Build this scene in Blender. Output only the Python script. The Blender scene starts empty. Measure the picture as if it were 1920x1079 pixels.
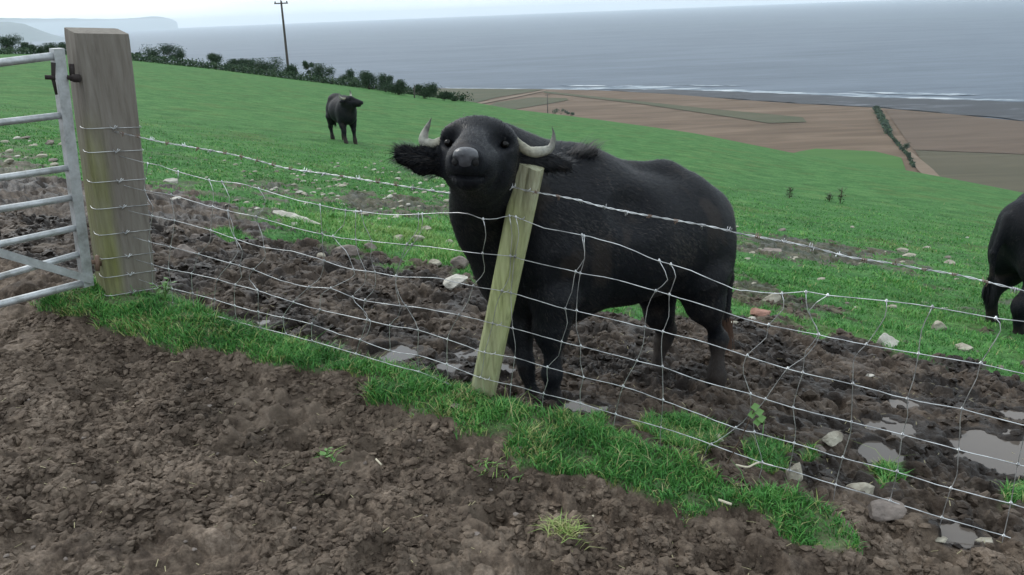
import bpy, math, random
import numpy as np
from math import radians, sin, cos, pi, hypot
random.seed(7)
rng = np.random.default_rng(11)
sc = bpy.context.scene

# ---------------------------------------------------------------- camera, world, sun, exposure
CZ = 1.65                                    # eye height above the mud track
PITCH, ROLL, FPX = radians(19.0), radians(2.25), 1500.0
Fv = np.array([0, cos(PITCH), -sin(PITCH)]); R0 = np.array([1., 0, 0]); U0 = np.array([0, sin(PITCH), cos(PITCH)])
Rv = cos(ROLL)*R0 - sin(ROLL)*U0; Uv = sin(ROLL)*R0 + cos(ROLL)*U0
cam_d = bpy.data.cameras.new('camera'); cam = bpy.data.objects.new('camera', cam_d); sc.collection.objects.link(cam)
cam_d.sensor_width = 36.0; cam_d.lens = 36.0*FPX/1920.0; cam_d.clip_start = 0.05; cam_d.clip_end = 90000
from mathutils import Matrix, Vector
cam.matrix_world = Matrix(((Rv[0], Uv[0], -Fv[0], 0), (Rv[1], Uv[1], -Fv[1], 0), (Rv[2], Uv[2], -Fv[2], CZ), (0, 0, 0, 1)))
sc.camera = cam
SUN_EL, SUN_AZ = radians(42), radians(-48)    # soft bright patch ahead and to the left
W = bpy.data.worlds.new('World'); sc.world = W; W.use_nodes = True
nt = W.node_tree; nt.nodes.clear()
wo = nt.nodes.new('ShaderNodeOutputWorld'); bg = nt.nodes.new('ShaderNodeBackground'); sky = nt.nodes.new('ShaderNodeTexSky')
sky.sky_type = 'NISHITA'; sky.sun_disc = False; sky.sun_elevation = SUN_EL; sky.sun_rotation = SUN_AZ
sky.air_density = 1.0; sky.dust_density = 3.0
bg.inputs['Strength'].default_value = 0.10
bg2 = nt.nodes.new('ShaderNodeBackground')
tcw = nt.nodes.new('ShaderNodeTexCoord'); nzw = nt.nodes.new('ShaderNodeTexNoise'); nzw.inputs['Scale'].default_value = 2.2; nzw.inputs['Detail'].default_value = 4
mpw = nt.nodes.new('ShaderNodeMapping'); mpw.inputs['Scale'].default_value = (1, 1, 4)
rpw = nt.nodes.new('ShaderNodeValToRGB'); rpw.color_ramp.elements[0].color = (.62, .74, .84, 1); rpw.color_ramp.elements[0].position = .3
rpw.color_ramp.elements[1].color = (.93, .98, 1.0, 1); rpw.color_ramp.elements[1].position = .62
nt.links.new(tcw.outputs['Generated'], mpw.inputs[0]); nt.links.new(mpw.outputs[0], nzw.inputs['Vector'])
nt.links.new(nzw.outputs['Fac'], rpw.inputs[0]); nt.links.new(rpw.outputs[0], bg2.inputs['Color'])
bg2.inputs['Strength'].default_value = 1.25
mxw = nt.nodes.new('ShaderNodeMixShader'); mxw.inputs[0].default_value = 0.8      # mostly cloud cover
nt.links.new(sky.outputs[0], bg.inputs['Color']); nt.links.new(bg.outputs[0], mxw.inputs[1]); nt.links.new(bg2.outputs[0], mxw.inputs[2])
nt.links.new(mxw.outputs[0], wo.inputs['Surface'])
sd = bpy.data.lights.new('sun', 'SUN'); sd.energy = 0.9; sd.angle = radians(20); sd.color = (1.0, .97, .92)
so = bpy.data.objects.new('sun', sd); sc.collection.objects.link(so)
sdir = Vector((sin(SUN_AZ)*cos(SUN_EL), cos(SUN_AZ)*cos(SUN_EL), sin(SUN_EL)))
so.rotation_euler = sdir.to_track_quat('Z', 'Y').to_euler()
vs = sc.view_settings; vs.view_transform = 'Standard'; vs.look = 'None'; vs.gamma = 1; vs.exposure = 0.50
sc.render.engine = 'CYCLES'; sc.cycles.max_bounces = 5; sc.cycles.volume_bounces = 1; sc.cycles.use_denoising = True
sc.cycles.diffuse_bounces = 3; sc.cycles.transparent_max_bounces = 4

# ---------------------------------------------------------------- numeric helpers
def ray(u, v): return Fv + Rv*(u-960)/FPX - Uv*(v-539.5)/FPX
def P(u, v, y):                                # point on the pixel's ray at range y
    r = ray(u, v); return r*(y/r[1]) + np.array([0, 0, CZ])
def hsh(ix, iy, s=0):
    n = (ix.astype(np.int64)*374761393 + iy.astype(np.int64)*668265263 + s*1442695041) & 0xffffffff
    n = ((n ^ (n >> 13))*1274126177) & 0xffffffff
    n = ((n ^ (n >> 16))*2246822519) & 0xffffffff
    return ((n ^ (n >> 15)) & 0xffffff)/16777216.0
def gn(x, y, s=0):                             # gradient noise, about -0.7..0.7
    x = np.asarray(x, float); y = np.asarray(y, float)
    ix = np.floor(x); iy = np.floor(y); fx = x-ix; fy = y-iy
    ux = fx*fx*fx*(fx*(fx*6-15)+10); uy = fy*fy*fy*(fy*(fy*6-15)+10)
    def g(a, b):
        t = hsh(ix+a, iy+b, s)*2*pi
        return np.cos(t)*(fx-a) + np.sin(t)*(fy-b)
    a = g(0, 0); b = g(1, 0); c = g(0, 1); d = g(1, 1)
    return (a + (b-a)*ux)*(1-uy) + (c + (d-c)*ux)*uy
def fbm(x, y, o=4, s=0):
    t = 0; a = 1
    for i in range(o):
        t = t + a*gn(x*2**i+i*17.3, y*2**i-i*9.1, s+i); a *= .5
    return t
def worley(x, y, s=0):                         # F1, F2-F1, cell id
    ix = np.floor(x); iy = np.floor(y); d1 = np.full(x.shape, 9.); d2 = d1.copy(); idd = np.zeros(x.shape)
    for a in (-1, 0, 1):
        for b in (-1, 0, 1):
            cx = ix+a; cy = iy+b
            px = cx+hsh(cx, cy, s+5); py = cy+hsh(cx, cy, s+6)
            d = np.hypot(x-px, y-py); m = d < d1
            d2 = np.where(m, d1, np.minimum(d2, d)); idd = np.where(m, hsh(cx, cy, s+7), idd); d1 = np.where(m, d, d1)
    return d1, d2-d1, idd
def sst(a, b, x):
    t = np.clip((x-a)/(b-a), 0, 1); return t*t*(3-2*t)

# ---------------------------------------------------------------- the lie of the land
_ed = [(-900, 90, 130), (-300, 96, 120), (0, 100, 112), (125, 103, 108), (250, 112, 102), (400, 128, 98), (540, 146, 94), (700, 166, 90), (870, 189, 85), (960, 205, 80),
       (1100, 222, 76), (1300, 250, 68), (1480, 286, 62), (1700, 320, 55), (1920, 362, 48), (2300, 430, 42), (3200, 560, 40)]
_th = []; _e = []; _D = []
for u, v, D in _ed:
    r = ray(u, v); _th.append(math.atan2(r[0], r[1])); _e.append(r[2]/hypot(r[0], r[1])); _D.append(D)
_th = [-pi, -1.3] + _th + [1.5, pi]; _e = [-.03, -.02] + _e + [-.2, -.03]; _D = [120, 130] + _D + [60, 120]
FA, FC = .47, 3.23                              # the fence line: y + FA x = FC
def land(x, y):
    x = np.asarray(x, float); y = np.asarray(y, float)
    s = y + FA*x - FC
    sx = np.clip(x, -40, 40)
    A = -1.34 - .16*x - .126*y
    near = A + np.where(s < 0, .11*np.maximum(s, -4) + .126*np.minimum(s+4, 0)*0, 0)
    bank = (.045 + .08*sst(-.6, -2.2, x))*np.exp(-((s+.08)/.3)**2)
    near = near + bank
    r = np.hypot(x, y) + 1e-6; th = np.arctan2(x, y)
    e = np.interp(th, _th, _e); D = np.interp(th, _th, _D)
    sl = -.16*np.sin(th) - .126*np.cos(th); r0 = 9.0
    z0 = -1.34 + r0*sl; t = np.clip((r-r0)/(D-r0), 0, 1); L = D-r0
    z1 = e*D
    her = (2*t**3-3*t**2+1)*z0 + (t**3-2*t**2+t)*L*sl + (-2*t**3+3*t**2)*z1 + (t**3-t**2)*L*e
    k = r-D; fall = z1 + e*k - np.where(k < 60, .36*k*k/120, .36*(k-30))
    z = np.where(r < r0, near, np.where(r < D, her, fall))
    z = np.where(r > D, np.maximum(z, -97.0), z)
    back = y < 0
    z = np.where(back & (r > r0), np.maximum(z, -6), z)
    return z + CZ
def hit(u, v, rmax=300):                        # where a pixel's ray meets the land
    r = ray(u, v); r = r/r[1]
    a, b = 1.0, rmax; ys = np.concatenate([np.linspace(1.2, 12, 400), np.linspace(12, rmax, 900)])
    zz = r[2]*ys + CZ; g = land(r[0]*ys, ys)
    i = np.argmax(zz < g)
    if not (zz < g).any():                      # the ray clears the brow: stand it on the brow itself
        k = np.argmin((zz-g)/ys); y = ys[k]; return np.array([r[0]*y, y, float(g[k])])
    y = ys[i] if i == 0 else ys[i-1] + (ys[i]-ys[i-1])*(zz[i-1]-g[i-1])/((zz[i-1]-g[i-1])+(g[i]-zz[i]))
    return np.array([r[0]*y, y, float(land(r[0]*y, y))])
def poly_world(pts): return np.array([hit(u, v)[:2] for u, v in pts])
def inpoly(x, y, poly):                         # signed distance, + inside
    x = np.asarray(x, float); y = np.asarray(y, float)
    ins = np.zeros(x.shape, bool); dm = np.full(x.shape, 1e9); n = len(poly)
    for i in range(n):
        x1, y1 = poly[i]; x2, y2 = poly[(i+1) % n]
        c = ((y1 > y) != (y2 > y)) & (x < (x2-x1)*(y-y1)/((y2-y1) if y2 != y1 else 1e-9)+x1)
        ins ^= c
        t = np.clip(((x-x1)*(x2-x1)+(y-y1)*(y2-y1))/((x2-x1)**2+(y2-y1)**2+1e-12), 0, 1)
        dm = np.minimum(dm, np.hypot(x-x1-t*(x2-x1), y-y1-t*(y2-y1)))
    return np.where(ins, dm, -dm)

# ---------------------------------------------------------------- mesh and object helpers
def npmesh(name, V, faces, smooth=True):        # faces: (n,3) or (n,4) int array, or list of both
    me = bpy.data.meshes.new(name)
    V = np.asarray(V, np.float32)
    fl = faces if isinstance(faces, list) else [faces]
    fl = [np.asarray(f, np.int32) for f in fl if len(f)]
    me.vertices.add(len(V)); me.vertices.foreach_set('co', V.ravel())
    lv = np.concatenate([f.ravel() for f in fl]); tot = np.concatenate([np.full(len(f), f.shape[1], np.int32) for f in fl])
    st = np.concatenate([[0], np.cumsum(tot)[:-1]]).astype(np.int32)
    me.loops.add(len(lv)); me.loops.foreach_set('vertex_index', lv)
    me.polygons.add(len(tot)); me.polygons.foreach_set('loop_start', st)
    try: me.polygons.foreach_set('loop_total', tot)
    except Exception: pass
    me.update(calc_edges=True); me.validate()
    me.polygons.foreach_set('use_smooth', np.full(len(me.polygons), smooth))
    return me
def link(name, me, mat=None, parent=None):
    o = bpy.data.objects.new(name, me); sc.collection.objects.link(o)
    if mat is not None and me is not None and not me.materials: me.materials.append(mat)
    if parent is not None: o.parent = parent; o.matrix_parent_inverse = Matrix.Translation(-Vector(parent.location)) if parent.type == 'EMPTY' else Matrix.Identity(4)
    return o
def tag(o, label=None, cat=None, group=None, kind=None):
    if label: o['label'] = label
    if cat: o['category'] = cat
    if group: o['group'] = group
    if kind: o['kind'] = kind
    return o
def empty(name, loc, label, cat, group=None):
    o = bpy.data.objects.new(name, None); sc.collection.objects.link(o); o.location = [float(c) for c in loc]; o.empty_display_size = .1
    return tag(o, label, cat, group)
def fattr(me, name, a):
    at = me.attributes.new(name, 'FLOAT', 'POINT'); at.data.foreach_set('value', np.asarray(a, np.float32))
class MB:
    def __init__(s): s.v = []; s.q = []; s.t = []; s.n = 0
    def add(s, V, Q=(), T=()):
        V = np.asarray(V, float); s.v.append(V)
        if len(Q): s.q.append(np.asarray(Q)+s.n)
        if len(T): s.t.append(np.asarray(T)+s.n)
        s.n += len(V)
    def tube(s, pts, rad, sides=6, cap=True):
        pts = np.asarray(pts, float); n = len(pts); rad = np.broadcast_to(np.asarray(rad, float), (n,))
        tg = np.gradient(pts, axis=0); tg /= np.linalg.norm(tg, axis=1)[:, None]+1e-12
        ref = np.array([0, 0, 1.]) if abs(tg[0][2]) < .9 else np.array([1., 0, 0])
        V = []; a = np.arange(sides)*2*pi/sides
        nv = np.cross(tg[0], ref); nv /= np.linalg.norm(nv)
        for i in range(n):
            nv = nv - tg[i]*np.dot(nv, tg[i]); nv /= np.linalg.norm(nv)+1e-12
            b = np.cross(tg[i], nv)
            V.append(pts[i] + rad[i]*(np.cos(a)[:, None]*nv + np.sin(a)[:, None]*b))
        V = np.concatenate(V); i = np.arange(n-1)[:, None]*sides; j = np.arange(sides)[None]; k = (j+1) % sides
        Q = np.stack([i+j, i+k, i+sides+k, i+sides+j], -1).reshape(-1, 4)
        T = []
        if cap:
            V = np.concatenate([V, pts[:1], pts[-1:]]); m = n*sides
            for q in range(sides): T += [(m, (q+1) % sides, q), (m+1, (n-1)*sides+q, (n-1)*sides+(q+1) % sides)]
        s.add(V, Q, T)
    def box(s, c, h, M=None):
        V = np.array([(x, y, z) for x in (-1, 1) for y in (-1, 1) for z in (-1, 1)])*np.asarray(h)
        if M is not None: V = V @ np.asarray(M).T
        s.add(V+np.asarray(c), [(0, 1, 3, 2), (4, 6, 7, 5), (0, 4, 5, 1), (2, 3, 7, 6), (0, 2, 6, 4), (1, 5, 7, 3)])
    def build(s, name, mat, parent=None, smooth=True):
        fl = []
        if s.q: fl.append(np.concatenate(s.q))
        if s.t: fl.append(np.concatenate(s.t))
        return link(name, npmesh(name, np.concatenate(s.v), fl, smooth), mat, parent)
def smooth_line(pts, step=.02):
    pts = np.asarray(pts, float); n = len(pts)
    if n < 3: return np.linspace(pts[0], pts[-1], max(2, int(np.linalg.norm(pts[-1]-pts[0])/step)))
    ext = np.vstack([2*pts[0]-pts[1], pts, 2*pts[-1]-pts[-2]]); out = []
    for i in range(1, n):
        p0, p1, p2, p3 = ext[i-1], ext[i], ext[i+1], ext[i+2]
        m = max(2, int(np.linalg.norm(p2-p1)/step)); t = np.linspace(0, 1, m, endpoint=False)[:, None]
        out.append(.5*((2*p1)+(-p0+p2)*t+(2*p0-5*p1+4*p2-p3)*t*t+(-p0+3*p1-3*p2+p3)*t**3))
    return np.concatenate(out+[pts[-1:]])

# ---------------------------------------------------------------- materials
def mat(name, col=(.5, .5, .5), rough=.7, metal=0, spec=None):
    m = bpy.data.materials.new(name); m.use_nodes = True; b = m.node_tree.nodes['Principled BSDF']
    b.inputs['Base Color'].default_value = (*col, 1); b.inputs['Roughness'].default_value = rough; b.inputs['Metallic'].default_value = metal
    if spec is not None: b.inputs['Specular IOR Level'].default_value = spec
    return m
class NB:                                       # tiny node builder
    def __init__(s, m): s.m = m; s.t = m.node_tree; s.b = s.t.nodes['Principled BSDF']
    def n(s, k, **kw):
        n = s.t.nodes.new(k)
        for a, v in kw.items(): setattr(n, a, v)
        return n
    def l(s, a, b): s.t.links.new(a, b)
    def co(s, scale=(1, 1, 1), kind='Object'):
        c = s.n('ShaderNodeTexCoord'); m = s.n('ShaderNodeMapping'); m.inputs['Scale'].default_value = scale
        s.l(c.outputs[kind], m.inputs[0]); return m.outputs[0]
    def noise(s, vec, scale, detail=4, rough=.55, dist=0):
        n = s.n('ShaderNodeTexNoise'); n.inputs['Scale'].default_value = scale; n.inputs['Detail'].default_value = detail
        n.inputs['Roughness'].default_value = rough; n.inputs['Distortion'].default_value = dist; s.l(vec, n.inputs['Vector']); return n.outputs['Fac']
    def ramp(s, fac, stops):
        r = s.n('ShaderNodeValToRGB'); e = r.color_ramp.elements
        while len(e) < len(stops): e.new(.5)
        for i, (p, c) in enumerate(stops): e[i].position = p; e[i].color = (*c, 1) if len(c) == 3 else c
        s.l(fac, r.inputs[0]); return r.outputs[0]
    def val(s, fac, a, b, lo=0., hi=1.):
        r = s.n('ShaderNodeMapRange'); r.inputs['From Min'].default_value = lo; r.inputs['From Max'].default_value = hi
        r.inputs['To Min'].default_value = a; r.inputs['To Max'].default_value = b; s.l(fac, r.inputs['Value']); return r.outputs[0]
    def mix(s, fac, a, b, mode='MIX'):
        m = s.n('ShaderNodeMix', data_type='RGBA', blend_type=mode)
        for sock, x in ((m.inputs['Factor'], fac), (m.inputs['A'], a), (m.inputs['B'], b)):
            if hasattr(x, 'is_linked'): s.l(x, sock)
            elif isinstance(x, (int, float)): sock.default_value = x
            else: sock.default_value = (*x, 1)
        return m.outputs['Result']
    def attr(s, name): a = s.n('ShaderNodeAttribute'); a.attribute_name = name; return a.outputs['Fac']
    def bump(s, h, strength, dist):
        b = s.n('ShaderNodeBump'); b.inputs['Strength'].default_value = strength; b.inputs['Distance'].default_value = dist
        s.l(h, b.inputs['Height']); s.l(b.outputs[0], s.b.inputs['Normal']); return b.outputs[0]
    def col(s, x): s.l(x, s.b.inputs['Base Color'])
    def rough(s, x): s.l(x, s.b.inputs['Roughness'])

# ground: one sheet, grass and mud by surface masks
m_ground = mat('ground', rough=.8, spec=.35); g = NB(m_ground); c = g.co()
mud_a = g.attr('mud'); pale = g.attr('pale'); wet = g.attr('wet')
mudc = g.ramp(g.noise(c, 3.2, 9, .72), [(.34, (.038, .029, .021)), (.46, (.090, .069, .053)), (.55, (.152, .120, .093)), (.68, (.265, .218, .177))])
mudf = g.ramp(g.noise(c, 26, 6, .75), [(.34, (.42, .38, .35)), (.5, (.9, .87, .85)), (.66, (1.45, 1.42, 1.38))])
mudc = g.mix(1.0, mudc, mudf, 'MULTIPLY')
mudc = g.mix(pale, mudc, (.150, .118, .090))
grc = g.ramp(g.noise(c, 1.3, 6, .6), [(.3, (.040, .110, .034)), (.5, (.060, .158, .050)), (.7, (.095, .200, .066))])
grf = g.ramp(g.noise(g.co((3, 3, 3)), 4.5, 5, .7), [(.32, (.45, .42, .42)), (.5, (.95, .95, .95)), (.7, (1.35, 1.25, 1.2))])
grc = g.mix(1.0, grc, grf, 'MULTIPLY')
grc = g.mix(g.val(g.noise(c, 1.9, 4, .75), 0, .8, .60, .70), grc, (.022, .050, .016))
grc = g.mix(g.val(g.noise(c, .55, 7, .7), 0, .75, .52, .72), grc, (.085, .105, .036))
mudc = g.mix(g.val(wet, 0, 1.25), mudc, (.020, .015, .012))
g.col(g.mix(mud_a, grc, mudc))
g.rough(g.val(wet, .80, .36)); g.l(g.val(mud_a, .04, .20), g.b.inputs['Specular IOR Level'])
hb = g.n('ShaderNodeMath', operation='ADD'); g.l(g.noise(c, 55, 5, .65), hb.inputs[0])
n2 = g.val(g.noise(c, 14, 4, .6), 0, 2.0); g.l(n2, hb.inputs[1]); g.bump(hb.outputs[0], .7, .012)

m_blade = mat('grass_blade', rough=.55, spec=.3); b_ = NB(m_blade); va = b_.attr('tone')
b_.col(b_.ramp(va, [(0, (.032, .125, .026)), (.45, (.072, .250, .048)), (.80, (.135, .350, .078)), (.93, (.24, .32, .09)), (1.0, (.36, .33, .17))]))
b_.b.inputs['Subsurface Weight'].default_value = 0
m_blade.node_tree.nodes['Principled BSDF'].inputs['Transmission Weight'].default_value = 0
m_straw = mat('dry_grass', (.30, .27, .15), .7)
m_sea = mat('sea', rough=.5, spec=.14); s_ = NB(m_sea)
cc = s_.co((.0035, .012, 1)); sf = s_.noise(cc, 1.0, 6, .6)
sf2 = s_.noise(s_.co((.012, .07, 1)), 1.0, 6, .7); _a = s_.n('ShaderNodeMath', operation='ADD'); s_.l(sf, _a.inputs[0]); s_.l(sf2, _a.inputs[1]); _b = s_.n('ShaderNodeMath', operation='MULTIPLY'); s_.l(_a.outputs[0], _b.inputs[0]); _b.inputs[1].default_value = .5; sf = _b.outputs[0]
s_.col(s_.ramp(sf, [(.38, (.034, .056, .086)), (.62, (.086, .116, .156))]))
cs = s_.co((.05, .16, 1)); s_.bump(s_.noise(cs, 1.0, 4, .6), .5, 1.5)
def field_mat(name, a, b, sx=.01, sy=.05, c_=None):
    m = mat(name, rough=.95, spec=.1); k = NB(m); f = k.noise(k.co((sx, sy, 1)), 1.0, 7, .62, .6)
    st = [(.3, a), (.7, b)] if c_ is None else [(.28, a), (.5, b), (.72, c_)]
    k.col(k.ramp(f, st)); return m
m_stub = field_mat('stubble', (.088, .062, .043), (.125, .090, .064), c_=(.18, .132, .096))
m_olive = field_mat('olive_field', (.070, .066, .045), (.105, .092, .064))
m_fgreen = field_mat('far_green', (.045, .115, .030), (.070, .150, .042))
m_fdull = field_mat('dull_green', (.060, .070, .042), (.092, .086, .056))
m_rock = mat('shore_rock', rough=.8); k = NB(m_rock); k.col(k.ramp(k.noise(k.co((.012, .055, 1)), 1.0, 8, .7, .8), [(.3, (.008, .010, .016)), (.56, (.018, .022, .030)), (.66, (.09, .10, .12)), (.74, (.20, .22, .24))]))
m_foam = mat('foam', rough=.8); k = NB(m_foam); k.col(k.ramp(k.noise(k.co((.014, .05, 1)), 1.0, 8, .7, .8), [(.44, (.05, .08, .115)), (.54, (.28, .33, .37)), (.66, (.60, .64, .66))]))
m_track = field_mat('track', (.15, .115, .085), (.21, .165, .125))
m_hill = field_mat('far_hill', (.10, .13, .13), (.20, .23, .22), .004, .004)  # albedo raised: part of the distance haze is put into this colour
m_wire = mat('galvanised_wire', (.62, .65, .67), .38, .75)
k = NB(m_wire); k.col(k.ramp(k.noise(k.co(), 14, 3), [(.35, (.32, .33, .34)), (.6, (.72, .74, .75))]))
m_rust = mat('rusty_barb', (.20, .135, .10), .8, .2)
m_gate = mat('galvanised_steel', (.5, .52, .53), .5, .55)
k = NB(m_gate); k.col(k.ramp(k.noise(k.co((1, 1, 1)), 9, 6, .7), [(.3, (.24, .25, .24)), (.48, (.42, .44, .45)), (.7, (.60, .63, .65))])); k.bump(k.noise(k.co(), 60, 3), .15, .004)
m_iron = mat('rusty_iron', (.030, .023, .022), .8, .3)
def wood(name, stops, algae, amt):
    m = mat(name, rough=.85, spec=.2); k = NB(m); v = k.co((16, 16, 1.1)); f = k.noise(v, 2.2, 8, .68, .4)
    base = k.ramp(f, stops); al = k.noise(k.co((3.5, 3.5, 1.3)), 1.0, 5, .6)
    alm = k.val(al, 0, 1, amt[0], amt[1]); z = k.attr('algae'); mm = k.n('ShaderNodeMath', operation='MULTIPLY'); k.l(alm, mm.inputs[0]); k.l(z, mm.inputs[1])
    k.col(k.mix(mm.outputs[0], base, k.ramp(f, [(.3, tuple(x*.55 for x in algae)), (.6, algae)])))
    k.bump(f, .6, .006); return m
m_post = wood('mossy_post', [(.25, (.09, .08, .05)), (.42, (.25, .24, .16)), (.6, (.38, .38, .28)), (.75, (.50, .51, .40))], (.40, .45, .20), (.25, .75))
m_gpost = wood('grey_post', [(.25, (.105, .092, .078)), (.45, (.165, .150, .130)), (.65, (.21, .195, .172)), (.8, (.26, .245, .22))], (.22, .24, .06), (.22, .75))
m_pole = wood('pole_wood', [(.3, (.05, .045, .042)), (.7, (.10, .09, .085))], (.1, .1, .08), (.9, 1.))
def stone_mat(name, a, b):
    m = mat(name, rough=.85, spec=.3); k = NB(m); k.col(k.ramp(k.noise(k.co(), 9, 7, .7), [(.3, a), (.52, b), (.72, tuple(min(1, x*1.25) for x in b))])); k.bump(k.noise(k.co(), 22, 5), .6, .012); return m
m_stone = stone_mat('pale_stone', (.13, .105, .08), (.34, .32, .26))
m_stoneg = stone_mat('grey_stone', (.07, .06, .055), (.20, .17, .15))
m_white = stone_mat('white_stone', (.25, .23, .20), (.46, .44, .39))
m_brick = stone_mat('red_stone', (.17, .085, .065), (.32, .18, .14))
m_water = mat('puddle_water', (.085, .072, .062), .07, 0, .4)
k = NB(m_water); k.bump(k.noise(k.co(), 18, 2), .05, .004)
m_hide = mat('black_hide', rough=.65, spec=.16); k = NB(m_hide)
k.col(k.ramp(k.noise(k.co(), 3.2, 6, .6), [(.3, (.0035, .0045, .007)), (.55, (.007, .008, .011)), (.75, (.018, .016, .016))]))
_c = k.b.inputs['Base Color'].links[0].from_socket; k.col(k.mix(k.attr('dirt'), _c, (.060, .045, .035)))
hv = k.co((30, 30, 9)); k.bump(k.noise(hv, 3.5, 5, .7), .55, .012)
k.b.inputs['Sheen Weight'].default_value = .03; k.b.inputs['Sheen Roughness'].default_value = .5; k.b.inputs['Sheen Tint'].default_value = (.45, .55, .75, 1)
m_fur = mat('black_hair', rough=.46, spec=.26); k = NB(m_fur); k.col(k.ramp(k.attr('tone'), [(0, (.0025, .0035, .005)), (.7, (.007, .0085, .012)), (1, (.042, .037, .034))]))
_c = k.b.inputs['Base Color'].links[0].from_socket; k.col(k.mix(k.attr('dirt'), _c, (.055, .042, .033)))
m_nose = mat('wet_nose', rough=.33, spec=.6); k = NB(m_nose); k.col(k.ramp(k.noise(k.co(), 30, 4), [(.3, (.022, .024, .030)), (.6, (.058, .062, .072))])); k.bump(k.noise(k.co(), 120, 3), .5, .003)
m_dark = mat('nostril', (.003, .003, .004), .9)
m_eye = mat('eye', (.003, .0025, .0025), .12, 0, .22)
m_eyew = mat('eyelid', (.006, .006, .008), .6, 0, .2)
m_horn = mat('horn', rough=.5, spec=.4); k = NB(m_horn)
hf = k.attr('tip'); nz = k.noise(k.co((60, 60, 60)), 1.0, 4)
hc = k.ramp(hf, [(0, (.17, .165, .12)), (.30, (.33, .32, .27)), (.55, (.33, .335, .31)), (.78, (.12, .12, .115)), (1, (.04, .04, .04))])
k.col(k.mix(.5, hc, k.ramp(nz, [(.3, (.12, .11, .08)), (.6, (.55, .54, .46))]), 'OVERLAY')); k.bump(nz, .5, .004)
m_hoof = mat('muddy_hoof', (.05, .038, .03), .7)
m_tailbrown = mat('muddy_tail_hair', (.085, .045, .028), .8)
m_leaf = mat('weed_leaf', (.10, .22, .05), .5); m_twig = mat('twig', (.09, .06, .04), .8)
m_bush = mat('bush_leaf', rough=.7, spec=.2); k = NB(m_bush); k.col(k.ramp(k.attr('tone'), [(0, (.016, .036, .022)), (.6, (.034, .066, .036)), (1, (.065, .105, .05))]))
m_bark = mat('bark', (.05, .04, .032), .9)
m_chip = mat('pale_splinter', (.55, .50, .38), .8)

# ---------------------------------------------------------------- surface masks of the near ground
PG = poly_world([(165, 555), (230, 528), (300, 552), (420, 598), (560, 648), (700, 688), (790, 705), (850, 738), (930, 752), (1010, 782), (1120, 806), (1250, 862), (1400, 925), (1540, 955), (1600, 1000),
                 (1610, 1050), (1560, 1045), (1480, 1030), (1440, 985), (1400, 968), (1290, 985), (1230, 950), (1120, 915), (1050, 908), (970, 890), (950, 850), (960, 822), (900, 830), (850, 815), (820, 785),
                 (760, 775), (700, 765), (690, 716), (560, 698), (470, 682), (400, 660), (300, 664), (240, 642), (170, 602), (100, 600), (60, 580)])
PM = [poly_world(p) for p in (
    [(-700, 330), (-100, 328), (140, 330), (270, 345), (335, 358), (385, 372), (440, 395), (470, 425), (560, 448), (610, 455), (690, 488), (760, 500), (830, 505), (900, 520),
     (1000, 560), (1200, 600), (1280, 590), (1380, 602), (1440, 590), (1500, 622), (1560, 628), (1640, 650), (1720, 672), (1800, 690), (1930, 672), (2300, 700), (2900, 820),
     (2500, 1600), (1700, 1200), (1500, 960), (1010, 790), (700, 700), (300, 570), (165, 540), (-700, 640)],
    [(600, 372), (700, 362), (830, 380), (850, 398), (760, 402), (650, 392)],
    [(1360, 452), (1430, 440), (1560, 455), (1700, 480), (1640, 500), (1500, 492), (1400, 480)],
    [(1370, 500), (1500, 560), (1560, 590), (1520, 610), (1400, 575)],
    [(-200, 285), (60, 290), (40, 345), (-200, 350)],
    [(470, 340), (560, 350), (540, 372), (470, 365)],
)]
PT = [poly_world(p) for p in (                   # grass tufts in the mud beyond the fence
    [(1180, 800), (1230, 778), (1300, 780), (1360, 800), (1350, 850), (1290, 858), (1230, 838)],
    [(1390, 830), (1450, 822), (1490, 850), (1470, 895), (1400, 880)],
    [(1630, 880), (1680, 858), (1700, 905), (1660, 935)],
    [(1870, 915), (1990, 905), (2000, 950), (1880, 945)],
    [(1090, 775), (1140, 765), (1145, 800), (1100, 800)],
    [(380, 430), (440, 432), (480, 450), (430, 460)],
    [(1500, 850), (1530, 845), (1535, 875), (1505, 872)],
    [(1835, 640), (1935, 655), (1945, 715), (1850, 705)],
)]
PUD = [((1690, 762), (.115, .045)), ((1664, 800), (.13, .06)), ((1655, 850), (.12, .06)), ((1875, 850), (.27, .13)), ((1910, 780), (.12, .05)), ((1790, 995), (.08, .035)),
       ((742, 662), (.11, .065)), ((608, 660), (.09, .045)), ((885, 662), (.12, .05)), ((1090, 765), (.12, .05)), ((840, 690), (.09, .05)), ((935, 690), (.10, .04)), ((475, 603), (.10, .03)), ((1480, 800), (.05, .03))]
PUD = [(hit(*c), s) for c, s in PUD]
def masks(x, y):
    wx = x + .05*fbm(x*5, y*5, 3, 40); wy = y + .05*fbm(x*5+9, y*5, 3, 41)
    far = sst(4, 9, y); wx2 = x + (.22+.5*far)*fbm(x*2, y*2, 4, 42); wy2 = y + (.22+.9*far)*fbm(x*2+5, y*2, 4, 43)
    s = y + FA*x - FC
    gr = sst(-.03, .03, inpoly(wx, wy, PG))
    m = np.zeros(x.shape)
    for i, p in enumerate(PM): m = np.maximum(m, sst(-.10, .10, inpoly(wx2, wy2, p)) * (1 if i == 0 else .85))
    near = sst(.12, -.02, s)                      # this side of the fence: a mud track
    m = np.maximum(m, near)
    for p in PT: gr = np.maximum(gr, sst(-.03, .05, inpoly(wx, wy, p)))
    n = fbm(x*.9, y*.9, 5, 44)
    spots = sst(.20, .45, n + .30*fbm(x*4, y*4, 3, 45)) * sst(17, 7, y) * .8   # bare patches in the near field
    m = np.maximum(m, spots)
    return np.clip(m*(1-gr), 0, 1), gr
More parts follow.
